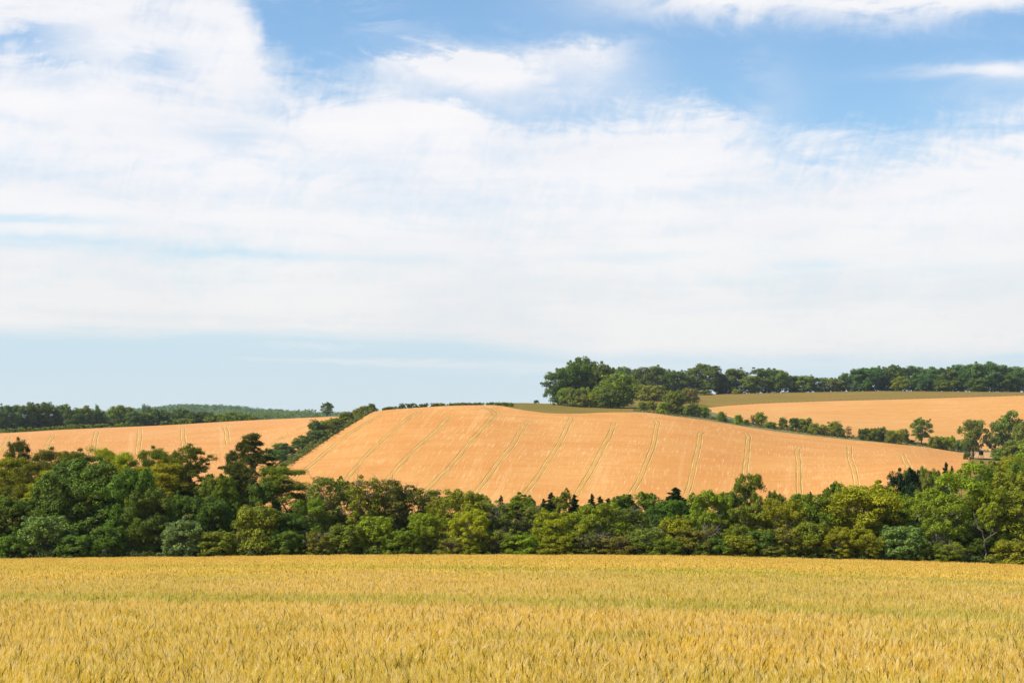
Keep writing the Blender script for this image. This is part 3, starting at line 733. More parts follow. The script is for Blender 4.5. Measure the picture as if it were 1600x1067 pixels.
def plant(kind, name, px, ytop, wpx, d, color, label, cat, group, ybase=None, rz=None, wscale=1.0, variant=None, jitter=True):
    """stands a plant at a bearing and distance; its height reaches the photo's outline"""
    x, y, z = place(px, d)
    if ybase is not None: z = min(z, -(ybase - HY) / F * d) if ybase else z
    i = _cnt.get(kind, 0); _cnt[kind] = i + 1
    parts, (hn, wn) = LIB[kind][(i if variant is None else variant) % len(LIB[kind])]
    h = max(0.6, -(ytop - HY) / F * d - z); w = wpx / F * d * wscale
    root = link(name, None, None, (x, y, z)); root.empty_display_size = 0.5
    root.rotation_euler = (0, 0, (i * 2.4) if rz is None else rz); root.scale = (w / wn, w / wn, h / hn)
    tag(root, label, cat, group)
    c = COLORS[color] if isinstance(color, str) else color
    q = rng.uniform(0.9, 1.12, 3) * rng.uniform(0.9, 1.1) if jitter else np.ones(3)
    for nm, me in parts:
        o = link(nm, me, root); o.color = (c[0] * q[0], c[1] * q[1], c[2] * q[2], 1)
    return root
# ------------------------------------------------------------------ the wood along the far edge of the near field
GB, GP, GSP, GSH, GW, GR = ('broadleaf trees in the wood behind the wheat', 'pines standing over the wood', 'young spruces poking out of the wood', 'shrubs along the edge of the wheat', 'twiggy shrubs in the wood', 'trees climbing the valley side behind the wood')
BELT = [
 # pines at the left end, above the broadleaf edge
 ('pine', 'pine_tree', 27, 686, 46, 262, 'darkpine', 'dark round-headed pine standing clear against the far field, farthest left pine top', GP),
 ('pine', 'pine_tree', 6, 712, 74, 231, 'yellowpine', 'yellow-green pine cut by the left edge of the picture', GP),
 ('pine', 'pine_tree', 48, 722, 70, 228, 'pine', 'olive pine with trunk showing below the dark round-headed pine', GP),
 ('pine', 'pine_tree', 72, 736, 62, 224, 'yellowpine', 'low yellow-green pine leaning against the big blue-green broadleaf', GP),
 ('pine', 'pine_tree', 84, 701, 76, 246, 'pine', 'flat-topped olive pine rising behind the big blue-green broadleaf, on its left', GP),
 ('pine', 'pine_tree', 128, 703, 70, 250, 'pine', 'dull green pine straight above the big blue-green broadleaf', GP),
 ('pine', 'pine_tree', 168, 701, 74, 240, 'yellowpine', 'domed yellow-green pine just right of the big blue-green broadleaf top', GP),
 ('pine', 'pine_tree', 200, 708, 66, 231, 'yellowpine', 'bright yellow-green pine with flat plates above the dark double-headed broadleaf', GP),
 ('pine', 'pine_tree', 236, 699, 60, 247, 'pine', 'dark green pine top showing between two yellow-green pines', GP),
 ('pine', 'pine_tree', 246, 721, 84, 224, 'yellowpine', 'yellowest pine, broad domed crown over a dead brown lower crown', GP),
 ('tallpine', 'pine_tree', 299, 696, 84, 227, 'pine', 'big olive pine with a long bare trunk and dead side branches', GP),
 ('pine', 'pine_tree', 270, 705, 46, 244, 'pine', 'narrow green pine squeezed behind the big long-trunked pine', GP),
 ('pine', 'pine_tree', 366, 722, 60, 232, 'pine', 'thin grey-olive pine with bare twin stems under the tallest pine', GP),
 ('pine', 'pine_tree', 373, 702, 44, 246, 'darkpine', 'small flat dark pine tuft against the field beside the tallest pine', GP),
 ('tallpine', 'pine_tree', 397, 678, 72, 229, 'darkpine', 'tallest pine, dark ragged top reaching up over the far field', GP),
 ('pine', 'pine_tree', 444, 726, 92, 222, 'pine', 'see-through spreading pine with the golden hill showing between its limbs', GP),
 # broadleaves
 ('broad', 'broadleaf_tree', 122, 716, 128, 213, 'bluegreen', 'big blue-green broadleaf with domed clumps under the pines', GB),
 ('broad', 'broadleaf_tree', 205, 733, 86, 211, 'bluegreen', 'dark double-headed broadleaf with a pale lit top beside the big blue-green one', GB),
 ('broad', 'broadleaf_tree', 232, 764, 72, 208, 'dark', 'very dark broadleaf falling to the wheat below the yellowest pine', GB),
 ('broad', 'broadleaf_tree', 20, 770, 84, 210, 'dark', 'dark broadleaf filling the left end of the wood', GB),
 ('broad', 'broadleaf_tree', 345, 742, 62, 219, 'mid', 'green broadleaf between the long-trunked pine and the tallest pine', GB),
 ('broad', 'broadleaf_tree', 330, 776, 74, 212, 'dark', 'shaded broadleaf right of the long-trunked pine', GB),
 ('slim', 'broadleaf_tree', 413, 752, 46, 219, 'dark', 'dark slim broadleaf standing below the tallest pine', GB),
 ('ash', 'broadleaf_tree', 482, 776, 66, 211, 'mid', 'mid-green broadleaf below the see-through pine, left of the twiggy stand', GB),
 ('broad', 'broadleaf_tree', 450, 800, 62, 208, 'dark', 'dark broadleaf in the hollow under the see-through pine', GB),
 # grey twiggy stand
 ('twiggy', 'twiggy_tree', 508, 746, 60, 214, 'grey', 'grey-green twiggy tree beginning the ragged stand below the golden hill', GW),
 ('slim', 'broadleaf_tree', 540, 746, 52, 216, 'mid', 'greenest slim tree inside the ragged grey stand', GW),
 ('twiggy', 'twiggy_tree', 573, 743, 62, 212, 'olive', 'tallest twiggy tree of the ragged stand, olive with bare stems', GW),
 ('twiggy', 'twiggy_tree', 606, 750, 62, 213, 'grey', 'grey twiggy tree with a pale forked dead stem showing', GW),
 ('slim', 'broadleaf_tree', 622, 758, 42, 217, 'dark', 'dark slim tree behind the pale forked dead stem', GW),
 ('twiggy', 'twiggy_tree', 646, 760, 58, 214, 'brown', 'brownish half-bare twiggy tree beside the bright rounded ash', GW),
 ('twiggy', 'twiggy_tree', 676, 766, 46, 216, 'brown', 'brownish twig top rising behind the bright rounded ash', GW),
 ('shrub', 'shrub', 538, 815, 60, 205, 'mid', 'green shrub at the wheat edge under the slim tree of the ragged stand', GSH),
 ('shrub', 'shrub', 588, 806, 64, 206, 'bright', 'bright green shrub at the foot of the tallest twiggy tree', GSH),
 ('shrub', 'shrub', 630, 826, 54, 204, 'mid', 'low dark green shrub just left of the bright rounded ash', GSH),
 ('twigbush', 'shrub', 500, 830, 50, 205, 'olive', 'olive twiggy bush at the wheat edge below the mid-green broadleaf', GSH),
 # rounded ash group
 ('ash', 'ash_tree', 716, 766, 92, 210, 'bright', 'bright rounded ash with a broad green crown below the fourth tramline', GB),
 ('ash', 'ash_tree', 668, 802, 62, 206, 'bright', 'smaller bright ash in front of the rounded ash, on its left', GB),
 ('ash', 'ash_tree', 734, 796, 62, 205, 'lime', 'lime green ash in front of the rounded ash, on its right', GB),
 ('twigbush', 'shrub', 708, 836, 52, 203.5, 'brown', 'brown bare-stemmed bush at the foot of the rounded ash', GSH),
 ('shrub', 'shrub', 733, 852, 32, 203, 'bright', 'tiny bright shrub at the wheat edge below the lime green ash', GSH),
 ('twiggy', 'twiggy_tree', 772, 783, 60, 211, 'grey', 'grey-green thin tree just right of the rounded ash', GW),
 ('twigbush', 'shrub', 775, 826, 58, 205, 'brown', 'brownish shrub between the rounded ash and the lime spreading ash', GSH),
 ('slim', 'broadleaf_tree', 806, 771, 52, 215, 'mid', 'green slim tree below the first little spruces', GB),
 ('twiggy', 'twiggy_tree', 832, 792, 50, 213, 'brown', 'brown-grey leafless looking tree behind the lime spreading ash', GW),
 ('shrub', 'shrub', 815, 830, 56, 204.5, 'bright', 'bright green shrub hugging the left side of the lime spreading ash', GSH),
 ('ash', 'ash_tree', 872, 796, 82, 207, 'lime', 'lime spreading ash, the yellowest crown in the middle of the wood', GB),
 ('shrub', 'shrub', 872, 836, 56, 203.5, 'lime', 'lime green bush under the lime spreading ash', GSH),
 ('ash', 'ash_tree', 938, 786, 92, 209, 'bright', 'green ash just right of the lime spreading ash', GB),
 ('twigbush', 'shrub', 916, 832, 62, 205, 'grey', 'grey-green bush in the shade between the lime ash and the green ash', GSH),
 ('twigbush', 'shrub', 958, 832, 66, 204.5, 'brown', 'brownish bare-twigged bush below the green ash', GSH),
 ('twiggy', 'twiggy_tree', 986, 792, 54, 210, 'grey', 'thin grey tree with pale sticks right of the green ash', GW),
 ('twigbush', 'shrub', 1010, 822, 62, 205.5, 'grey', 'grey-brown bush left of the yellow-green sloping shrub', GSH),
 ('slim', 'broadleaf_tree', 1012, 769, 46, 216, 'mid', 'dull green tree under the middle spruces', GB),
 ('ash', 'broadleaf_tree', 1040, 781, 62, 211, 'dark', 'dark green tree in front of the biggest spruce', GB),
 ('shrub', 'shrub', 1058, 806, 62, 207, 'lime', 'yellow-green sloping shrub below the biggest spruce', GSH),
 ('shrub', 'shrub', 1040, 842, 54, 203.5, 'mid', 'green low bush at the wheat edge below the yellow-green sloping shrub', GSH),
 ('twigbush', 'shrub', 1088, 822, 66, 205, 'brown', 'brown thorny bush between the yellow-green shrub and the oval ash', GSH),
 ('ash', 'ash_tree', 1112, 767, 66, 212, 'bright', 'oval green ash with a yellowish top left of the lone airy tree', GB),
 ('shrub', 'shrub', 1118, 836, 54, 204, 'bluegreen', 'dark blue-green bush at the foot of the oval ash', GSH),
 ('ash', 'ash_tree', 1162, 786, 74, 210, 'mid', 'green ash directly below the lone airy tree', GB),
 ('shrub', 'shrub', 1152, 836, 58, 204, 'bright', 'bright bush with reddish sprays below the lone airy tree', GSH),
 ('shrub', 'shrub', 1190, 826, 58, 205, 'bluegreen', 'dark bush with a few red leaves right of the bright reddish bush', GSH),
 ('ash', 'ash_tree', 1218, 780, 80, 210, 'lime', 'lime green ash under the row of tiny pale spruce tips', GB),
 ('twigbush', 'shrub', 1226, 816, 70, 206, 'olive', 'olive-brown bush at the wheat edge below the lime ash by the spruce tips', GSH),
 ('ash', 'broadleaf_tree', 1270, 772, 74, 213, 'mid', 'soft green tree left of the great lime green tree', GB),
 ('shrub', 'shrub', 1266, 816, 62, 206, 'olive', 'olive shrub in front of the soft green tree', GSH),
 ('shrub', 'shrub', 1206, 850, 44, 203.5, 'grey', 'small grey-green bush at the wheat edge among olive shrubs', GSH),
 # right half
 ('broad', 'broadleaf_tree', 1350, 752, 122, 213, 'lime', 'great lime green tree with a dark hollow right side', GB),
 ('ash', 'ash_tree', 1312, 824, 58, 205, 'lime', 'lime bush-like ash at the foot of the great lime tree, left one of two', GB),
 ('ash', 'ash_tree', 1350, 822, 52, 205, 'lime', 'lime bush-like ash at the foot of the great lime tree, right one of two', GB),
 ('broad', 'broadleaf_tree', 1398, 770, 62, 216, 'bright', 'yellow-green tree on the shaded right flank of the great lime tree', GB),
 ('broad', 'broadleaf_tree', 1392, 800, 56, 214, 'dark', 'deeply shaded tree between the great lime tree and the pale whitebeam', GB),
 ('shrub', 'shrub', 1412, 822, 66, 205, 'paleblue', 'pale silvery shrub at the wheat edge with rusty tips', GSH),
 ('tallash', 'ash_tree', 1497, 721, 100, 214, 'bright', 'tallest ash of the right half, pale trunk visible through its crown', GB),
 ('tallash', 'ash_tree', 1462, 768, 92, 210, 'olive', 'drooping olive ash with pale forked trunk left of the tallest ash', GB),
 ('ash', 'ash_tree', 1548, 762, 72, 212, 'bright', 'bright ash right of the tallest ash', GB),
 ('twigbush', 'shrub', 1482, 846, 56, 204, 'olive', 'olive bush under the pale forked trunk', GSH),
 ('broad', 'broadleaf_tree', 1520, 812, 60, 209, 'dark', 'dark understorey tree below the tallest ash', GB),
 ('twiggy', 'twiggy_tree', 1592, 768, 70, 212, 'olive', 'olive drooping tree at the right end of the wood', GW),
 ('shrub', 'shrub', 1584, 842, 70, 204, 'olive', 'olive green bush in the right corner at the wheat edge', GSH),
 ('shrub', 'shrub', 1440, 846, 40, 204, 'dark', 'small dark bush between the silvery shrub and the pale forked trunk', GSH),
 # edge shrubs of the left half
 ('shrub', 'shrub', 22, 832, 56, 205, 'bluegreen', 'blue-green edge shrub in the left corner of the wood', GSH),
 ('shrub', 'shrub', 70, 806, 78, 206, 'paleblue', 'pale-leaved edge shrub left of the big blue-green broadleaf', GSH),
 ('shrub', 'shrub', 120, 834, 56, 204.5, 'bluegreen', 'lit bushy shrub at the foot of the big blue-green broadleaf', GSH),
 ('shrub', 'shrub', 168, 822, 62, 205.5, 'dark', 'shaded shrub below the dark double-headed broadleaf', GSH),
 ('shrub', 'shrub', 286, 806, 66, 205, 'paleblue', 'pale blue-green shrub with dead sticks below the long-trunked pine', GSH),
 ('shrub', 'shrub', 340, 830, 58, 204.5, 'mid', 'low spreading green shrub left of the willowy olive bush', GSH),
 ('shrub', 'shrub', 402, 786, 78, 206, 'olive', 'willowy olive bush with a soft rounded top below the tallest pine', GSH),
 ('shrub', 'shrub', 446, 830, 54, 204.5, 'bluegreen', 'blue-green shrub right of the willowy olive bush', GSH),
 ('broad', 'broadleaf_tree', 288, 768, 56, 214, 'dark', 'dark tree behind the pale blue-green shrub with dead sticks', GB),
 # spruces and tops showing behind
 ('spruce', 'spruce_tree', 781, 764, 22, 236, 'spruce', 'small dark spruce right of the rounded ash, first of the spruces', GSP),
 ('spruce', 'spruce_tree', 822, 771, 24, 233, 'spruce', 'little spruce tip touching the foot of the sixth tramline', GSP),
 ('spruce', 'spruce_tree', 848, 769, 24, 236, 'spruce', 'shorter of the dark spruce pair left of the leafy round top', GSP),
 ('spruce', 'spruce_tree', 858, 763, 26, 235, 'spruce', 'taller of the dark spruce pair left of the leafy round top', GSP),
 ('slim', 'broadleaf_tree', 879, 764, 38, 234, 'mid', 'leafy round green top between two dark spruces', GB),
 ('spruce', 'spruce_tree', 902, 764, 26, 235, 'spruce', 'dark spruce right of the leafy round green top', GSP),
 ('spruce', 'spruce_tree', 926, 767, 24, 237, 'spruce', 'spruce with a broken flat tip below the seventh tramline', GSP),
 ('spruce', 'spruce_tree', 940, 768, 22, 234, 'spruce', 'middle spruce of three close together above the green ash', GSP),
 ('spruce', 'spruce_tree', 953, 771, 24, 236, 'spruce', 'last spruce of three close together above the green ash', GSP),
 ('spruce', 'spruce_tree', 984, 766, 32, 235, 'spruce', 'bushy spruce at the foot of the eighth tramline', GSP),
 ('spruce', 'spruce_tree', 1016, 772, 22, 236, 'spruce', 'thin spruce spire left of the biggest spruce', GSP),
 ('spruce', 'spruce_tree', 1055, 761, 46, 231, 'spruce', 'biggest spruce, broad dark cone in the middle of the wood', GSP),
 ('spruce', 'spruce_tree', 1074, 771, 36, 228, 'spruce', 'dark spruce leaning on the right side of the biggest spruce', GSP),
 ('spruce', 'spruce_tree', 1128, 764, 28, 232, 'spruce', 'dark spruce tip between the oval ash and the lone airy tree', GSP),
 ('ash', 'broadleaf_tree', 1167, 741, 50, 228, 'mid', 'lone airy tree standing up against the golden hill', GB),
 ('ash', 'broadleaf_tree', 1208, 768, 36, 228, 'mid', 'small tree with an open top right of the lone airy tree', GB),
 ('spruce', 'spruce_tree', 1254, 769, 18, 231, 'spruce', 'tiny spruce tip right of the open-topped small tree', GSP),
 ('spruce', 'spruce_tree', 1271, 763, 18, 234, 'bluegreen', 'faint slim spruce between the tiny tip and the pale spruce', GSP),
 ('spruce', 'spruce_tree', 1286, 756, 24, 235, 'bluegreen', 'pale blue-green spruce left of the great lime green tree', GSP),
 ('slim', 'broadleaf_tree', 1307, 754, 34, 229, 'mid', 'small dark green crown between the pale spruce and the great lime tree', GB),
 ('slim', 'broadleaf_tree', 830, 775, 40, 222, 'mid', 'green filler tree below the little spruce tips', GB),
 ('slim', 'broadleaf_tree', 968, 773, 44, 222, 'mid', 'yellowish green tree top behind the green ash', GB),
 ('slim', 'broadleaf_tree', 1090, 771, 46, 222, 'olive', 'olive tree top right of the biggest spruce', GB),
 ('slim', 'broadleaf_tree', 1140, 769, 40, 222, 'grey', 'greyish tree top left of the lone airy tree', GB),
 ('slim', 'broadleaf_tree', 1238, 777, 44, 222, 'bright', 'bright tree top behind the lime ash by the spruce tips', GB),
 ('slim', 'broadleaf_tree', 752, 771, 44, 222, 'olive', 'dull olive tree top behind the rounded ash', GB),
 # behind, climbing the right hand side of the valley
 ('broad', 'broadleaf_tree', 1411, 733, 62, 240, 'black', 'blackish green domed tree, darkest crown of the wood', GB),
 ('ash', 'broadleaf_tree', 1440, 742, 48, 262, 'grey', 'grey-green tree just right of the blackish domed tree', GR),
 ('ash', 'broadleaf_tree', 1452, 731, 46, 285, 'mid', 'green tree below the two small spruces near the hill foot', GR),
 ('spruce', 'spruce_tree', 1472, 717, 16, 300, 'spruce', 'left one of two small spruces where the golden hill ends', GSP),
 ('spruce', 'spruce_tree', 1483, 718, 20, 298, 'spruce', 'right one of two small spruces where the golden hill ends', GSP),
 ('broad', 'broadleaf_tree', 1430, 735, 40, 300, 'mid', 'small green crown behind the blackish domed tree', GR),
 ('broad', 'broadleaf_tree', 1548, 732, 62, 260, 'bluegreen', 'blue-green crown behind the tallest ash, on its right', GR),
 ('ash', 'broadleaf_tree', 1582, 738, 68, 240, 'olive', 'dull olive crown above the drooping tree at the right end', GR),
 ('broad', 'broadleaf_tree', 1562, 722, 58, 330, 'lime', 'yellow-green crown below the track and the hunting stand', GR),
 ('broad', 'broadleaf_tree', 1600, 720, 58, 310, 'mid', 'green crown cut by the right edge, below the yellow-green ones', GR),
 ('broad', 'broadleaf_tree', 1538, 738, 44, 300, 'mid', 'green crown tucked behind the tallest ash', GR),
 ('broad', 'broadleaf_tree', 1578, 712, 52, 430, 'lime', 'farther yellow-green crown just under the farm track end', GR),
 ('broad', 'broadleaf_tree', 1604, 704, 52, 450, 'bright', 'bright crown at the right edge below the hedge thicket', GR),
 ('broad', 'broadleaf_tree', 1545, 722, 36, 400, 'bluegreen', 'bluish crown beside the dusty end of the track', GR),
]
CATS = {'pine_tree': 'pine tree', 'broadleaf_tree': 'tree', 'ash_tree': 'tree', 'twiggy_tree': 'tree', 'shrub': 'shrub', 'spruce_tree': 'spruce tree'}
for kind, name, px, yt, w, d, c, lab, grp in BELT:
    pl_ = plant(kind, name, px, yt + (rng.uniform(3, 10) if kind == 'spruce' and w < 40 else 0), w, d, c, lab, CATS[name], grp, wscale=rng.uniform(2.2, 3.4) if kind == 'spruce' else 1.04)
    if kind == 'spruce': pl_.rotation_euler = (rng.normal(0, .035), rng.normal(0, .035), rng.uniform(0, 6.3))

# pale dead tree at the right end
x, y, z = place(1540, 206.5); r_ = np.random.default_rng(5); G_ = Geo()
sy = lambda py, d: -(py - HY) / F * d - z
p = branch(G_, r_, (0, 0, -.3), (-0.1, 0, sy(845, 205)), .08, .06, 7, .03, 6)
branch(G_, r_, p[-1], (-1.25, 0.3, sy(800, 205)), .055, .02, 6, .05, 7); q = branch(G_, r_, p[-1], (0.45, -.2, sy(838, 205)), .05, .035, 6, .05, 5)
branch(G_, r_, q[-1], (1.15, -.3, sy(832, 205)), .05, .02, 5, .06, 5); branch(G_, r_, q[-1], (0.8, 0, sy(826, 205)), .035, .012, 5, .06, 4)
branch(G_, r_, (-.9, .25, sy(815, 205)), (-1.5, .2, sy(822, 205)), .03, .01, 4, .06, 4)
tag(link('dead_tree', G_.mesh('dead_tree', [M_TWIG]), None, (x, y, z)), 'pale dead trunk with two bare forks among the bushes near the right end', 'dead tree')

# ------------------------------------------------------------------ skyline trees behind the right hand pasture
GS, GC = 'trees along the skyline behind the pasture', 'beech clump at the hilltop'
UNDER = []
SKY = [
 ('far', 'beech_tree', 874, 577, 42, 968, 'ridge', 'outer beech of the hilltop clump with low left skirt of leaves', GC),
 ('far', 'beech_tree', 894, 566, 46, 976, 'ridge', 'second beech of the hilltop clump, under the highest top', GC),
 ('far', 'beech_tree', 917, 559, 48, 984, 'ridge', 'highest beech of the hilltop clump', GC),
 ('far', 'beech_tree', 937, 570, 38, 978, 'ridge', 'beech on the sloping right shoulder of the hilltop clump', GC),
 ('far', 'broadleaf_tree', 966, 583, 50, 945, 'ridgelt', 'paler green round tree standing in front of the hilltop clump', GC),
 ('far', 'broadleaf_tree', 950, 605, 34, 940, 'ridgelt', 'low leafy skirt tree left of the paler round tree', GC),
 ('far', 'broadleaf_tree', 958, 573, 32, 1260, 'ridge', 'dark tree top just right of the hilltop clump', GS),
 ('far', 'broadleaf_tree', 980, 574, 36, 1250, 'ridge', 'dark tree behind the paler round tree', GS),
 ('far', 'broadleaf_tree', 1002, 575, 36, 1245, 'ridge', 'dark flat-topped tree right of the paler round tree', GS),
 ('far', 'broadleaf_tree', 1022, 571, 40, 1240, 'ridge', 'taller dark tree above the olive bush on the skyline', GS),
 ('far', 'broadleaf_tree', 1042, 577, 36, 1240, 'ridge', 'dark tree right above the olive bush', GS),
 ('far', 'broadleaf_tree', 1058, 578, 32, 1240, 'ridge', 'dark tree left of the pale thin skyline tree', GS),
 ('faropen', 'broadleaf_tree', 1074, 583, 24, 1250, 'ridgelt', 'pale thin tree in the gap before the dome-shaped tree', GS),
 ('far', 'broadleaf_tree', 1101, 569, 50, 1250, 'ridge', 'big dome-shaped skyline tree standing apart', GS),
 ('far', 'broadleaf_tree', 1125, 590, 30, 1262, 'ridge', 'low dark tree joining the dome-shaped tree to its neighbour', GS),
 ('far', 'broadleaf_tree', 1144, 575, 42, 1255, 'ridge', 'rounded dark tree right of the dome-shaped tree', GS),
 ('far', 'broadleaf_tree', 1174, 585, 36, 1250, 'ridgelt', 'lower olive-tinged tree after the rounded dark tree', GS),
 ('far', 'broadleaf_tree', 1196, 575, 44, 1262, 'ridge', 'broad tree of the middle skyline bunch, its highest top', GS),
 ('far', 'broadleaf_tree', 1216, 578, 36, 1258, 'ridgelt', 'rounder tree on the right of the middle skyline bunch', GS),
 ('far', 'broadleaf_tree', 1238, 587, 26, 1266, 'ridge', 'small dark tree closing the middle skyline bunch', GS),
 ('far', 'broadleaf_tree', 1256, 586, 28, 1264, 'ridgelt', 'smallish pale green tree with a pointed top on the lower skyline', GS),
 ('far', 'broadleaf_tree', 1275, 588, 28, 1264, 'ridge', 'smallish dark tree beside the pointed one on the lower skyline', GS),
 ('far', 'broadleaf_tree', 1300, 590, 32, 1266, 'ridgelt', 'low round green tree in the lowest part of the skyline', GS),
 ('far', 'broadleaf_tree', 1319, 583, 22, 1270, 'ridge', 'narrow dark tree before the long skyline wood', GS),
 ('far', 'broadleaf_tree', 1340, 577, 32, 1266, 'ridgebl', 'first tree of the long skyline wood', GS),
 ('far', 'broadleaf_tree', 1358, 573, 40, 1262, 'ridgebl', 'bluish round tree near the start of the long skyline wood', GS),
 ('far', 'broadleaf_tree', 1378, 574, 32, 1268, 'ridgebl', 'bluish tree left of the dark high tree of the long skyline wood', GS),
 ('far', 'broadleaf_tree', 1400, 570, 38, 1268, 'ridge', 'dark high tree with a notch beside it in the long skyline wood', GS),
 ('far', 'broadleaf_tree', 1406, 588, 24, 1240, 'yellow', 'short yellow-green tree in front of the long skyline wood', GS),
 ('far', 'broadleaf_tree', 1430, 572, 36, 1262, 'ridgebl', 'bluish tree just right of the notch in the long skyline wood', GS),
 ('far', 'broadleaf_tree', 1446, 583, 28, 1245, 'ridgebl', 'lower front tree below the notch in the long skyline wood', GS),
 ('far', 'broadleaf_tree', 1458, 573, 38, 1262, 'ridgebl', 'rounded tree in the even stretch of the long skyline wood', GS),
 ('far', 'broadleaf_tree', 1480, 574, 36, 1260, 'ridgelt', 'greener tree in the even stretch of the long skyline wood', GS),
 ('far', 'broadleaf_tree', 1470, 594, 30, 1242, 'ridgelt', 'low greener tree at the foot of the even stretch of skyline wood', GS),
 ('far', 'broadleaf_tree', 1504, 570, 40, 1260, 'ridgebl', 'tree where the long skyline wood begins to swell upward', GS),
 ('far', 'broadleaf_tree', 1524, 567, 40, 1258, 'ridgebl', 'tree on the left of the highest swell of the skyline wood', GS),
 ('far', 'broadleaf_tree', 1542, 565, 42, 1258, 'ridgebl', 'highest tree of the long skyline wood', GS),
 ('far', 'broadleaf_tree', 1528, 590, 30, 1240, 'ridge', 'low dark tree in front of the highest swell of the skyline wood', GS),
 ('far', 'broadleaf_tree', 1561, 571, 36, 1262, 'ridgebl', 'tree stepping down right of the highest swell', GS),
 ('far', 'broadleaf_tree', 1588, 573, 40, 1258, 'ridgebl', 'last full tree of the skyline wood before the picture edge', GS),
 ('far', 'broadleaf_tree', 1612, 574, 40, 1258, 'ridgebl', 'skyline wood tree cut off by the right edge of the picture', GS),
 ('far', 'broadleaf_tree', 1574, 584, 30, 1252, 'ridge', 'dark filler tree between the two last skyline trees', GS),
]
for kind, name, px, yt, w, d, c, lab, grp in SKY: plant(kind, name, px, yt, w, d + (82 if d > 1200 else 0), c, lab, 'tree', grp, wscale=1.1)

for a_, b_, lab in ((952, 1090, 'low dark undergrowth strip under the trees nearest the hilltop clump'), (1120, 1250, 'low dark undergrowth strip under the middle skyline bunch'), (1252, 1345, 'low dark undergrowth strip under the lowest skyline trees'), (1345, 1625, 'long dark undergrowth strip at the foot of the skyline wood')):
    UNDER.append((a_, b_, lab))
GK = 'bushes under the hilltop trees'
BUSH = [
 ('farbush', 884, 606, 22, 952, 'ridgelt', 'olive bush at the left foot of the hilltop clump', GK), ('farbush', 902, 606, 30, 946, 'grey', 'grey-green round bush below the hilltop clump', GK),
 ('farbush', 914, 605, 20, 950, 'yellow', 'yellowish bush top between the grey-green bush and the clump', GK), ('farbush', 909, 617, 22, 942, 'copper', 'coppery low bush in front of the grey-green round bush', GK),
 ('farbush', 928, 613, 26, 944, 'yellow', 'yellow-green bush left of the low leafy skirt tree', GK), ('farbush', 936, 603, 20, 950, 'ridgelt', 'small green bush behind the yellow-green bush', GK),
 ('farbush', 1016, 601, 46, 1190, 'yellow', 'wide olive bush in front of the dark skyline trees', GK), ('farbush', 1034, 610, 24, 1188, 'yellow', 'low end of the wide olive bush, yellow-green and separate', GK),
 ('farbush', 1000, 602, 16, 1192, 'grey', 'little grey bush on the left of the wide olive bush', GK), ('farbush', 1078, 606, 26, 1200, 'copper', 'brownish bush under the pale thin skyline tree', GK),
 ('farbush', 1100, 610, 26, 1318, 'yellow', 'low yellowish bush under the dome-shaped skyline tree', GK), ('farbush', 1152, 608, 16, 1322, 'yellow', 'small yellowish bush under the rounded dark skyline tree', GK),
 ('farbush', 838, 625, 8, 1000, 'ridge', 'tiny dark bush alone on the grassy brow', GK),
]
for kind, px, yt, w, d, c, lab, grp in BUSH: plant(kind, 'bush', px, yt, w, d, c, lab, 'bush', grp, wscale=1.0)

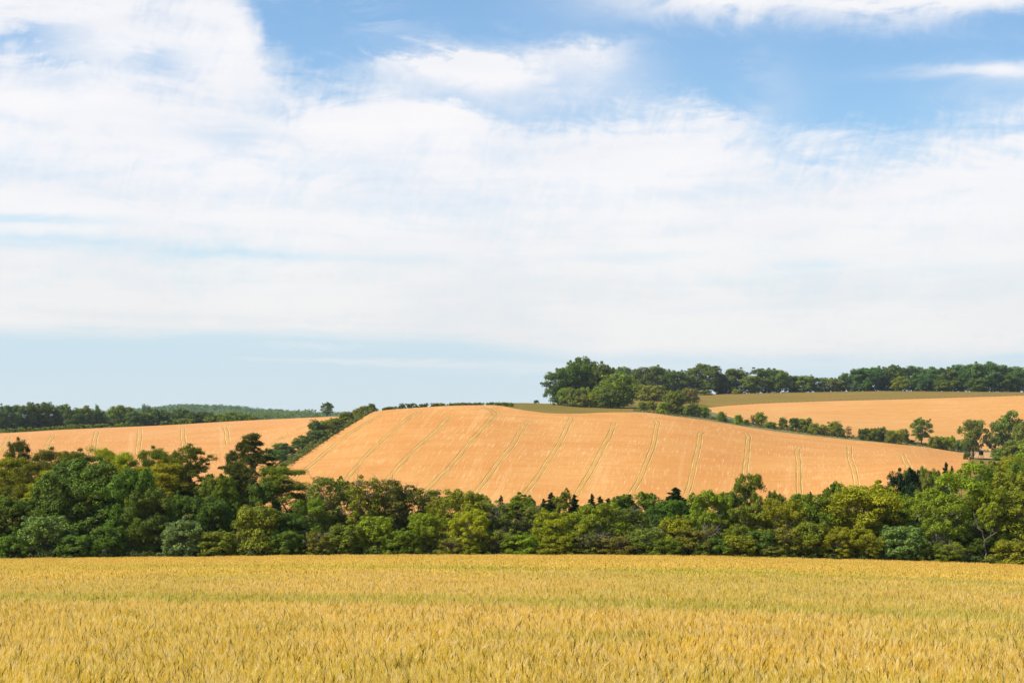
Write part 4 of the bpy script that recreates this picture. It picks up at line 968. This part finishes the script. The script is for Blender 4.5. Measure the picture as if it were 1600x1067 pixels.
# ------------------------------------------------------------------ bushes along the hedge between the golden hill and the upper field
GH = 'bushes along the hedge between the two right hand fields'
HEDGE = [
 ('farbush', 1003, 628, 13, 641, 'mid', 'small round bush at the top end of the hedge line, on grass'), ('farbush', 1018, 626, 17, 641, 'olive', 'olive bush second from the top end of the hedge line'),
 ('farbush', 1035, 629, 16, 646, 'bright', 'bright bush leaning on the round hedge tree, left side'), ('far', 1054, 609, 36, 647, 'ridgelt', 'round leafy hedge tree, the biggest at the top of the hedge line'),
 ('farbush', 1073, 634, 15, 650, 'ridgelt', 'low bush touching the round hedge tree on its right'), ('farbush', 1084, 630, 22, 651, 'copper', 'brown-topped bush right of the round hedge tree'),
 ('farbush', 1099, 635, 20, 653, 'bright', 'spiky bright bush ending the first bunch of the hedge line'), ('farbush', 1128, 643, 14, 659, 'mid', 'isolated round bush with bare verge both sides, the first'),
 ('farbush', 1154, 648, 13, 664, 'bright', 'isolated round bush with bare verge both sides, the second'), ('farbush', 1166, 655, 11, 664, 'mid', 'tiny low bush right after the second isolated bush'),
 ('farthin', 1177, 648, 9, 664, 'red', 'reddish thin twig bush in the hedge line'), ('farbush', 1188, 644, 19, 665, 'olive', 'upright olive bush beside the reddish twig bush'),
 ('farbush', 1205, 659, 18, 670, 'mid', 'low flat bush after the upright olive bush'), ('farbush', 1224, 652, 15, 671, 'mid', 'upright green bush rising from the low flat hedge piece'),
 ('farbush', 1242, 653, 18, 674, 'dark', 'dark rounded bush left of the knobbly green bush'), ('farbush', 1258, 653, 21, 676, 'mid', 'knobbly green bush right of the dark rounded bush'),
 ('farbush', 1273, 661, 18, 679, 'olive', 'wide olive bush lower than its dark neighbours'), ('farbush', 1287, 663, 13, 680, 'yellow', 'yellowish bush at the end of the wide olive bush'),
 ('farbush', 1305, 658, 23, 682, 'olive', 'tall rounded olive bush before the wispy gap'), ('farbush', 1314, 669, 12, 683, 'paleblue', 'pale silvery bush at the foot of the tall rounded olive bush'),
 ('farthin', 1326, 665, 11, 681, 'red', 'wispy reddish bush standing in the gap of the hedge line'), ('farbush', 1348, 669, 14, 688, 'dark', 'dark bush starting the long unbroken bunch of hedge'),
 ('farbush', 1359, 669, 14, 689, 'mid', 'second bush of the long unbroken bunch of hedge'), ('farbush', 1370, 669, 15, 690, 'mid', 'third bush of the long unbroken bunch of hedge'),
 ('farbush', 1379, 667, 14, 690, 'dark', 'tallest dark bush in the long unbroken bunch of hedge'), ('farbush', 1391, 672, 15, 693, 'olive', 'olive bush past the tallest dark bush of the bunch'),
 ('farbush', 1402, 671, 17, 694, 'yellow', 'yellow-green bush near the end of the long unbroken bunch'), ('farbush', 1413, 670, 14, 692, 'mid', 'open spreading bush ending the long unbroken bunch'),
 ('faropen', 1440, 652, 32, 695, 'grey', 'grey upright hedge tree with a bare trunk, midway to the hunting stand'), ('farbush', 1425, 687, 9, 694, 'dark', 'little bush at the foot of the grey upright hedge tree'),
 ('farbush', 1460, 681, 19, 701, 'mid', 'dense green bush right of the grey upright hedge tree'), ('farbush', 1473, 682, 16, 703, 'bright', 'green bush in the middle of the three past the grey tree'),
 ('farbush', 1485, 681, 19, 705, 'bright', 'bright-topped bush last of the three past the grey tree'), ('farbush', 1498, 687, 16, 706, 'paleblue', 'pale greyish bush left of the tree over the hunting stand'),
]
for kind, px, yt, w, yb, c, lab in HEDGE:
    d = find_d(px, yb - 0.5, 850, 1060)
    tree = kind in ('far', 'faropen')
    plant(kind, 'hedge_tree' if tree else 'hedge_bush', px, yt, w, d, c, lab, 'tree' if tree else 'bush', GH, wscale=1.0)
TR = [('faropen', 'hedge_tree', 1520, 656, 42, 862, 'grey', 'greyish tree standing over the hunting stand'), ('faropen', 'hedge_tree', 1556, 660, 30, 868, 'grey', 'thin leaning tree right of the hunting stand with open limbs'),
      ('faropen', 'hedge_tree', 1577, 642, 40, 872, 'ridgelt', 'taller green tree behind the thin leaning tree'), ('far', 'hedge_tree', 1604, 658, 44, 850, 'ridgelt', 'green hedge tree at the right edge beyond the track'),
      ('farbush', 'hedge_bush', 1512, 688, 12, 846, 'dark', 'dark ivy-clad bush at the foot of the tree over the stand'), ('farbush', 'hedge_bush', 1563, 699, 26, 850, 'mid', 'low dark thicket below the thin leaning tree'),
      ('farbush', 'hedge_bush', 1586, 688, 40, 840, 'mid', 'wide green thicket at the end of the track'), ('farbush', 'hedge_bush', 1610, 690, 40, 830, 'bright', 'bright thicket cut off by the right edge near the track')]
for kind, name, px, yt, w, d, c, lab in TR: plant(kind, name, px, yt, w, d, c, lab, 'tree' if 'tree' in name else 'bush', 'trees at the low end of the hedge', wscale=1.0)

# ------------------------------------------------------------------ diagonal hedge left of the golden hill
GD = 'bushes of the diagonal hedge beside the golden hill'
DIAG = [('farbush', 575, 630.5, 13, 643, 'ridge', 'round dark bush at the skyline end of the diagonal hedge'), ('farbush', 564, 634, 15, 646, 'olive', 'olive bush next down from the skyline end of the diagonal hedge'),
        ('farbush', 553, 638, 15, 650, 'yellow', 'yellowish bush third from the skyline end of the diagonal hedge'), ('farbush', 537, 643, 19, 660, 'copper', 'brown-tinged bush standing up midway on the diagonal hedge'),
        ('farbush', 526, 653, 15, 668, 'mid', 'low green bush just below the brown-tinged bush'), ('farbush', 516, 653, 16, 673, 'mid', 'green bush in the smooth stretch of the diagonal hedge'),
        ('farbush', 503, 656, 20, 680, 'olive', 'olive bush above the tall dark bush of the diagonal hedge'), ('farbush', 487, 656, 20, 684, 'dark', 'tall dark bush in the middle of the diagonal hedge'),
        ('farbush', 492, 672, 20, 688, 'dark', 'dark low bush in front of the tall dark bush'), ('farbush', 474, 680, 20, 694, 'ridge', 'dark rounded bush below the tall dark bush'),
        ('farbush', 463, 684, 22, 700, 'mid', 'green rounded bush before the bluish lower bushes'), ('farbush', 480, 686, 12, 692, 'grey', 'little grey bush on the crop side of the diagonal hedge'),
        ('farbush', 446, 697, 18, 708, 'bluegreen', 'bluish bush linking the rounded bush to the lowest ones'), ('farbush', 434, 692, 22, 710, 'bluegreen', 'taller blue-green bush near the low end of the diagonal hedge'),
        ('farbush', 428, 702, 30, 718, 'bluegreen', 'lowest blue-green bush of the diagonal hedge behind the pines'), ('farbush', 452, 711, 14, 718, 'grey', 'grey scrubby bush at the corner of the golden hill'),
        ('farbush', 465, 702, 12, 707, 'grey', 'thin grey scrub on the crop side below the rounded bush')]
for kind, px, yt, w, yb, c, lab in DIAG:
    d = find_d(px + 5, yb, 740, 960); plant(kind, 'hedge_bush', px + 5, yt, w, d, c, lab, 'bush', GD, wscale=1.15)
plant('faropen', 'field_tree', 511, 628, 17, 1058, 'ridge', 'small open tree alone on the skyline left of the diagonal hedge', 'tree', 'trees on the far left skyline', wscale=1.1)

# ------------------------------------------------------------------ wood beyond the far left field
GL = 'trees of the wood beyond the far left field'
LEFTW = [(-8, 638, 36, 'ridge', 'far wood tree cut by the left edge of the picture'), (16, 632, 36, 'ridge', 'first full tree of the far left wood, dark and rounded'), (38, 629, 38, 'ridge', 'highest knobbly tree of the far left wood, left one of two'),
         (58, 630, 34, 'ridge', 'tree filling the dip between the two highest far wood trees'), (76, 629, 38, 'ridge', 'highest knobbly tree of the far left wood, right one of two'), (98, 632, 34, 'ridge', 'tree stepping down after the highest far wood trees'),
         (113, 638, 28, 'ridge', 'low dark tree before the second rise of the far left wood'), (130, 634, 32, 'ridgelt', 'greenish tree on the second rise of the far left wood'), (148, 640, 30, 'ridge', 'dark tree on the falling side of the second rise'),
         (160, 644, 20, 'ridgelt', 'small pale tree in the deep dip of the far left wood'), (182, 633.5, 32, 'ridgelt', 'bright rounded tree just right of the deep dip'), (196, 634, 28, 'ridgelt', 'tallest tree right of the deep dip'),
         (210, 642, 26, 'ridge', 'darker tree sloping down from the tallest right of the dip'), (226, 644, 30, 'ridgelt', 'olive low tree in front, below the distant blue treetop'), (244, 639, 32, 'ridge', 'dark tree right of the olive low tree'),
         (258, 644, 22, 'ridge', 'small dark tree where the distant hill begins'), (283, 638, 32, 'ridge', 'rounded tree standing in front of the distant hill'), (270, 648, 20, 'ridgelt', 'low tree left of the rounded one before the distant hill'),
         (304, 643, 26, 'ridge', 'dark tree next to the rounded one before the distant hill'), (321, 643, 26, 'ridge', 'dark flat tree under the top of the distant hill'), (340, 647, 26, 'ridgelt', 'low olive tree below the distant hill'),
         (360, 643, 30, 'ridgelt', 'olive tree with a small peak below the distant hill'), (380, 645, 26, 'ridge', 'last big tree of the far left wood'), (394, 651, 20, 'ridge', 'low end tree of the far left wood above the trimmed hedge')]
for k, (px, yt, w, c, lab) in enumerate(LEFTW):
    plant('far', 'far_wood_tree', px, yt, w, 1085 + (k * 7) % 40, c, lab, 'tree', GL, wscale=1.0)
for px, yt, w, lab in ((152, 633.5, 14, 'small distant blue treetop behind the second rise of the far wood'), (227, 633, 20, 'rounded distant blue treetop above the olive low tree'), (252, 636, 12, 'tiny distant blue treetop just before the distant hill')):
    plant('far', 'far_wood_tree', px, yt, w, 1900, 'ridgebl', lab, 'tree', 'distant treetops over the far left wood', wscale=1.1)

# ------------------------------------------------------------------ thin trimmed hedges
def hedge(name, pts, d0, d1, hgt, wid, color, label, group, seed, per_m=26, ragged=0.35, size=0.24, dfix=None, dens=2.0, shell=0.62):
    r = np.random.default_rng(seed); g = []
    for px, yb in pts:
        d = dfix if dfix else find_d(px, yb, d0, d1)
        g.append((bearing(px) * d, d))
    g = np.array(g); L = np.concatenate([[0], np.cumsum(np.linalg.norm(np.diff(g, axis=0), axis=1))]); n = max(4, int(L[-1] * dens))
    s = r.uniform(0, L[-1], n * 2); X_ = np.interp(s, L, g[:, 0]); Y_ = np.interp(s, L, g[:, 1]); hh = hgt * (1 - ragged * (0.5 + 0.5 * np.sin(s * 0.31 + seed) * np.sin(s * 0.113 + 2 * seed)) * r.uniform(0.5, 1.2, len(s)))
    lv = r.random(len(s)) * 0.95; Zb = H(X_, Y_)
    o = np.array([X_.mean(), Y_.mean(), Zb.mean()])
    C = np.stack([X_ + r.uniform(-wid / 2, wid / 2, len(s)), Y_ + r.uniform(-wid / 2, wid / 2, len(s)), Zb + lv * hh], 1) - o
    G = Geo(); add_leaves(G, r, C, r.uniform(0.45, 0.8, len(s)), per_m, size, 0.8, shell=shell)
    ob = link(name, G.mesh(name, [M_LEAF]), None, tuple(o)); c = COLORS[color]; ob.color = (*c, 1)
    tag(ob, label, 'hedge', group)
GHL, GHR = 'trimmed hedges along the far left field', 'thin hedge pieces on the bare skyline'
hedge('hedge', [(-30, 680), (40, 674.5), (100, 671), (150, 668.5), (200, 666)], 960, 1060, 3.0, 2.0, 'bright', 'long low hedge under the far left wood, from the picture edge inward', GHL, 1, dfix=1056)
hedge('hedge', [(207, 666), (222, 665.5)], 960, 1060, 2.2, 2.0, 'dark', 'short dark hedge piece under the olive low far tree', GHL, 2, dfix=1056)
hedge('hedge', [(250, 664.5), (262, 664)], 960, 1060, 3.0, 2.0, 'mid', 'stubby rounded hedge piece left of its longer neighbour', GHL, 3, dfix=1056)
hedge('hedge', [(264, 664), (300, 662)], 960, 1060, 3.6, 2.4, 'bright', 'rounded clipped hedge piece below the start of the distant hill', GHL, 4, ragged=0.2, dfix=1056)
hedge('hedge', [(320, 661), (400, 656), (460, 653.5)], 960, 1060, 4.6, 2.4, 'bright', 'straight clipped hedge running toward the small open skyline tree', GHL, 5, ragged=0.2, dfix=1056)
hedge('hedge', [(460, 653.5), (499, 652)], 960, 1060, 5.4, 2.4, 'olive', 'thicker clipped hedge end beside the small open skyline tree', GHL, 6, ragged=0.1, dfix=1056)
for i, (a, b, hg, lab) in enumerate([(598, 620, 1.9, 'ragged low hedge piece nearest the diagonal hedge on the bare skyline'), (624, 648, 2.9, 'taller bushy hedge piece over the second tramline top'), (651, 668, 2.1, 'short hedge piece in the middle of the bare skyline'),
                                 (672, 697, 2.0, 'ragged brownish hedge piece left of the long thin hedge'), (700, 757, 1.9, 'long thin hedge over the third and fourth tramlines'), (760, 801, 2.0, 'smooth thin hedge ending at the grassy brow')]):
    dd = 904
    pts_ = [(p, 0) for p in np.linspace(a, b, 5)]
    hedge('hedge', pts_, 0, 0, hg - 0.1, 1.4, ('grey', 'ridge', 'ridge', 'copper', 'ridge', 'mid')[i], lab, GHR, 20 + i, 40, 0.30, dfix=dd, dens=5.0, shell=0.2)

hedge('hedge', [(440, 736), (454, 724), (480, 706), (518, 681), (558, 656.5), (584, 643)], 740, 960, 2.6, 4.5, 'grey', 'low greyish scrub strip between the diagonal hedge bushes and the golden hill', GD, 40, 30, 0.3)
for i, (a_, b_, lab) in enumerate(UNDER):
    hedge('undergrowth_hedge', [(p, 0) for p in np.linspace(a_, b_, 6)], 0, 0, 3.6, 3.0, 'ridge', lab, 'undergrowth strips beneath the skyline trees', 60 + i, 26, 0.5, size=0.34, dfix=1352)
# ------------------------------------------------------------------ distant wooded hill: one mass of far crowns
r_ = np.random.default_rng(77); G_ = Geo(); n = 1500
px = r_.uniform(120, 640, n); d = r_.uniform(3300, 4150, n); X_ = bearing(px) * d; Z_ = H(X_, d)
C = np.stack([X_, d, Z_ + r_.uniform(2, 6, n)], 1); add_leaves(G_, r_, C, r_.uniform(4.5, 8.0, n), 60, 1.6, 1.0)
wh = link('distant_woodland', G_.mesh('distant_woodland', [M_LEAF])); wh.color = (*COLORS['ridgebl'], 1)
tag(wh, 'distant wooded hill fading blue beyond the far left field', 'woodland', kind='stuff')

# the wood runs on to either side
r_ = np.random.default_rng(81); G_ = Geo(); n = 1500; px = np.where(r_.random(n) < 0.5, r_.uniform(-300, -42, n), r_.uniform(1655, 1900, n)); d = r_.uniform(206, 238, n); X_ = bearing(px) * d; g_ = H(X_, d)
ht = 7.0 + 4.0 * (0.5 + 0.5 * np.sin(px * 0.11) * np.cos(d * 0.23)); C = np.stack([X_, d, g_ + 0.4 + ht * r_.random(n) ** 0.7], 1)
add_leaves(G_, r_, C, r_.uniform(0.7, 1.2, n), 100, 0.15)
wb = link('woodland', G_.mesh('woodland', [M_LEAF])); wb.color = (.12, .155, .026, 1)
tag(wb, 'mixed green woodland running on past both ends of the tree belt', 'woodland', kind='stuff')

# rough herbs along the verge
r_ = np.random.default_rng(78); G_ = Geo(); C = []
for px in r_.uniform(990, 1545, 900):
    yb = np.interp(px, [985, 1060, 1100, 1150, 1200, 1300, 1400, 1500, 1560], [643, 651, 655, 662.5, 671, 684, 693, 704.5, 709]) - r_.uniform(0.5, 5.0)
    dd = find_d(px, yb, 880, 1060); x_ = bearing(px) * dd; C.append((x_, dd, float(H(x_, dd).ravel()[0]) + 0.3))
add_leaves(G_, r_, np.array(C), r_.uniform(0.3, 0.8, len(C)), 14, 0.24, 0.7)
wv = link('verge_weeds', G_.mesh('verge_weeds', [M_LEAF])); wv.color = (.10, .115, .028, 1)
tag(wv, 'rough green weeds and brambles along the verge under the hedge bushes', 'weeds', kind='stuff')
# undergrowth at the foot of the wood
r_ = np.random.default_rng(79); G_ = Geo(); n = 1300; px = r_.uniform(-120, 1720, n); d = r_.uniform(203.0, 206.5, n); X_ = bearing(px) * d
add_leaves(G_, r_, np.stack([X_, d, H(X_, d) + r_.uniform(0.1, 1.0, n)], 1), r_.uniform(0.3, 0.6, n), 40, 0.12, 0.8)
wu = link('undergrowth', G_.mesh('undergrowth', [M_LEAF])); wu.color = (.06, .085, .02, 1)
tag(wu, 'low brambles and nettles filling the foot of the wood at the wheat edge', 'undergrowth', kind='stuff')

# ------------------------------------------------------------------ hunting stand
x, y, z = place(1533, 858); hs_ = link('hunting_stand', None, None, (x, y, z)); hs_.rotation_euler = (0, 0, 0.25)
tag(hs_, 'small dark hunting stand on stilts under the greyish hedge tree', 'hunting stand')
M_CABIN = plain('dark_boards', (0.035, 0.022, 0.018), (0.06, 0.04, 0.03), 2.0); M_ROOFSHEET = plain('grey_roof_sheet', (0.45, 0.44, 0.42), (0.55, 0.54, 0.52), 2.0, 0.5)
G_ = Geo(); G_.box((-.75, -.75, 2.1), (.75, .75, 2.75)); G_.box((-.75, .69, 2.75), (.75, .75, 3.95)); G_.box((-.75, -.75, 3.45), (.75, -.69, 3.95))
for sx in (-.75, .62): G_.box((sx, -.69, 2.75), (sx + .13, .69, 3.95)); G_.box((sx, -.75, 2.75), (sx + .13, -.69, 3.45))
link('cabin', G_.mesh('cabin', [M_CABIN]), hs_)
G_ = Geo(); G_.v.append(np.array([(-.9, -.95, 4.0), (.9, -.95, 4.0), (.9, .95, 4.35), (-.9, .95, 4.35), (-.9, -.95, 4.08), (.9, -.95, 4.08), (.9, .95, 4.43), (-.9, .95, 4.43)], float))
G_.f.append(np.array([(0, 3, 2, 1), (4, 5, 6, 7), (0, 1, 5, 4), (1, 2, 6, 5), (2, 3, 7, 6), (3, 0, 4, 7)])); G_.n = 8; G_.t.append(np.full(6, .5)); link('roof', G_.mesh('roof', [M_ROOFSHEET]), hs_)
for sx in (-1, 1):
    for s2 in (-1, 1):
        G_ = Geo(); G_.tube(np.array([(sx * 1.0, s2 * 1.0, -.3), (sx * .68, s2 * .68, 2.12)]), np.array([.07, .07]), 6); link('leg', G_.mesh('leg', [M_BARK]), hs_)
G_ = Geo()
for sx in (-.3, .3): G_.tube(np.array([(sx, -1.5, -.2), (sx, -.8, 2.2)]), np.array([.04, .04]), 5)
for k in range(7): f = (k + .6) / 7.2; G_.tube(np.array([(-.3, -1.5 + .7 * f, -.2 + 2.4 * f), (.3, -1.5 + .7 * f, -.2 + 2.4 * f)]), np.array([.025, .025]), 5)
link('ladder', G_.mesh('ladder', [M_BARK]), hs_)

# ------------------------------------------------------------------ stock fence along the top of the upper field
x0, y0, z0 = place(1370, find_d(1370, 624.0, 1100, 1350)); fe = link('field_fence', None, None, (x0, y0, z0))
tag(fe, 'thin post and wire fence between the pasture and the upper golden field', 'fence')
post = Geo(); post.tube(np.array([(0, 0, -.4), (0, 0, 1.0), (0, 0, 1.25)]), np.array([.10, .10, .07]), 6); pm = post.mesh('post', [M_BARK]); line = []
for k, px in enumerate(np.linspace(1150, 1640, 58)):
    d = find_d(px, float(UP_TOP(px)) - 0.3, 1050, 1345, 0.5) + 2.0; x_ = bearing(px) * d; zz_ = float(H(x_, d).ravel()[0]); line.append((x_ - x0, d - y0, zz_ - z0))
    o = link('post', pm, fe, line[-1]); o.rotation_euler = (rng.normal(0, .05), rng.normal(0, .05), rng.uniform(0, 6))
G_ = Geo()
for hh in (.45, .8, 1.1): G_.tube(np.array(line) + np.array([0, 0.12, hh]), np.full(len(line), .012), 4)
link('wire', G_.mesh('wire', [M_TWIG]), fe)

# ------------------------------------------------------------------ two birds
M_BIRD = plain('dark_feathers', (0.02, 0.02, 0.022), (0.04, 0.04, 0.045), 8.0)
def bird(px, py, d, span, rz, label):
    G = Geo(); s = span / 2
    G.tube(np.array([(0, -.42 * s, .0), (0, -.25 * s, .02 * s), (0, .1 * s, .0), (0, .38 * s, .03 * s), (0, .52 * s, .02 * s)]), np.array([.015, .07, .11, .07, .01]) * s, 8)
    b = G.mesh('body', [M_BIRD]); root = link('bird', b, None, (bearing(px) * d, d, -(py - HY) / F * d)); root.rotation_euler = (0.1, 0.15, rz)
    for q in (-1, 1):
        W_ = Geo(); a = np.array([(.06 * q, .18, 0), (.5 * q, .26, .16), (1.0 * q, .02, .08), (.5 * q, -.02, .16), (.06 * q, -.14, 0)]) * s
        W_.quads(np.array([[a[0], a[1], a[3], a[4]], [a[1], a[2], a[2] + [0, -.03 * s, 0], a[3]]]), .5); link('wing', W_.mesh('wing', [M_BIRD]), root)
    T_ = Geo(); T_.quads(np.array([[(-.03, -.3, 0), (.03, -.3, 0), (.11, -.62, 0), (-.11, -.62, 0)]]) * s, .5); link('tail', T_.mesh('tail', [M_BIRD]), root)
    tag(root, label, 'bird', 'birds in the sky')
bird(1313, 427, 330, 0.45, 1.9, 'tiny dark bird against the low white cloud on the right')
bird(1160, 97, 330, 0.42, 1.2, 'tiny dark bird high in the blue gap of the sky')

# ------------------------------------------------------------------ summer haze in the air
m, t = new_mat('haze'); o_ = t.nodes.new('ShaderNodeOutputMaterial'); v_ = t.nodes.new('ShaderNodeVolumePrincipled')
v_.inputs['Color'].default_value = (0.80, 0.90, 1.0, 1); v_.inputs['Density'].default_value = HAZE; v_.inputs['Anisotropy'].default_value = 0.2
t.links.new(v_.outputs[0], o_.inputs['Volume'])
G_ = Geo(); G_.box((-9600, -140, -60), (9600, 8200, 75)); hz = link('haze', G_.mesh('haze', [m])); tag(hz, 'thin blue summer haze lying over the valley', 'haze', kind='stuff')
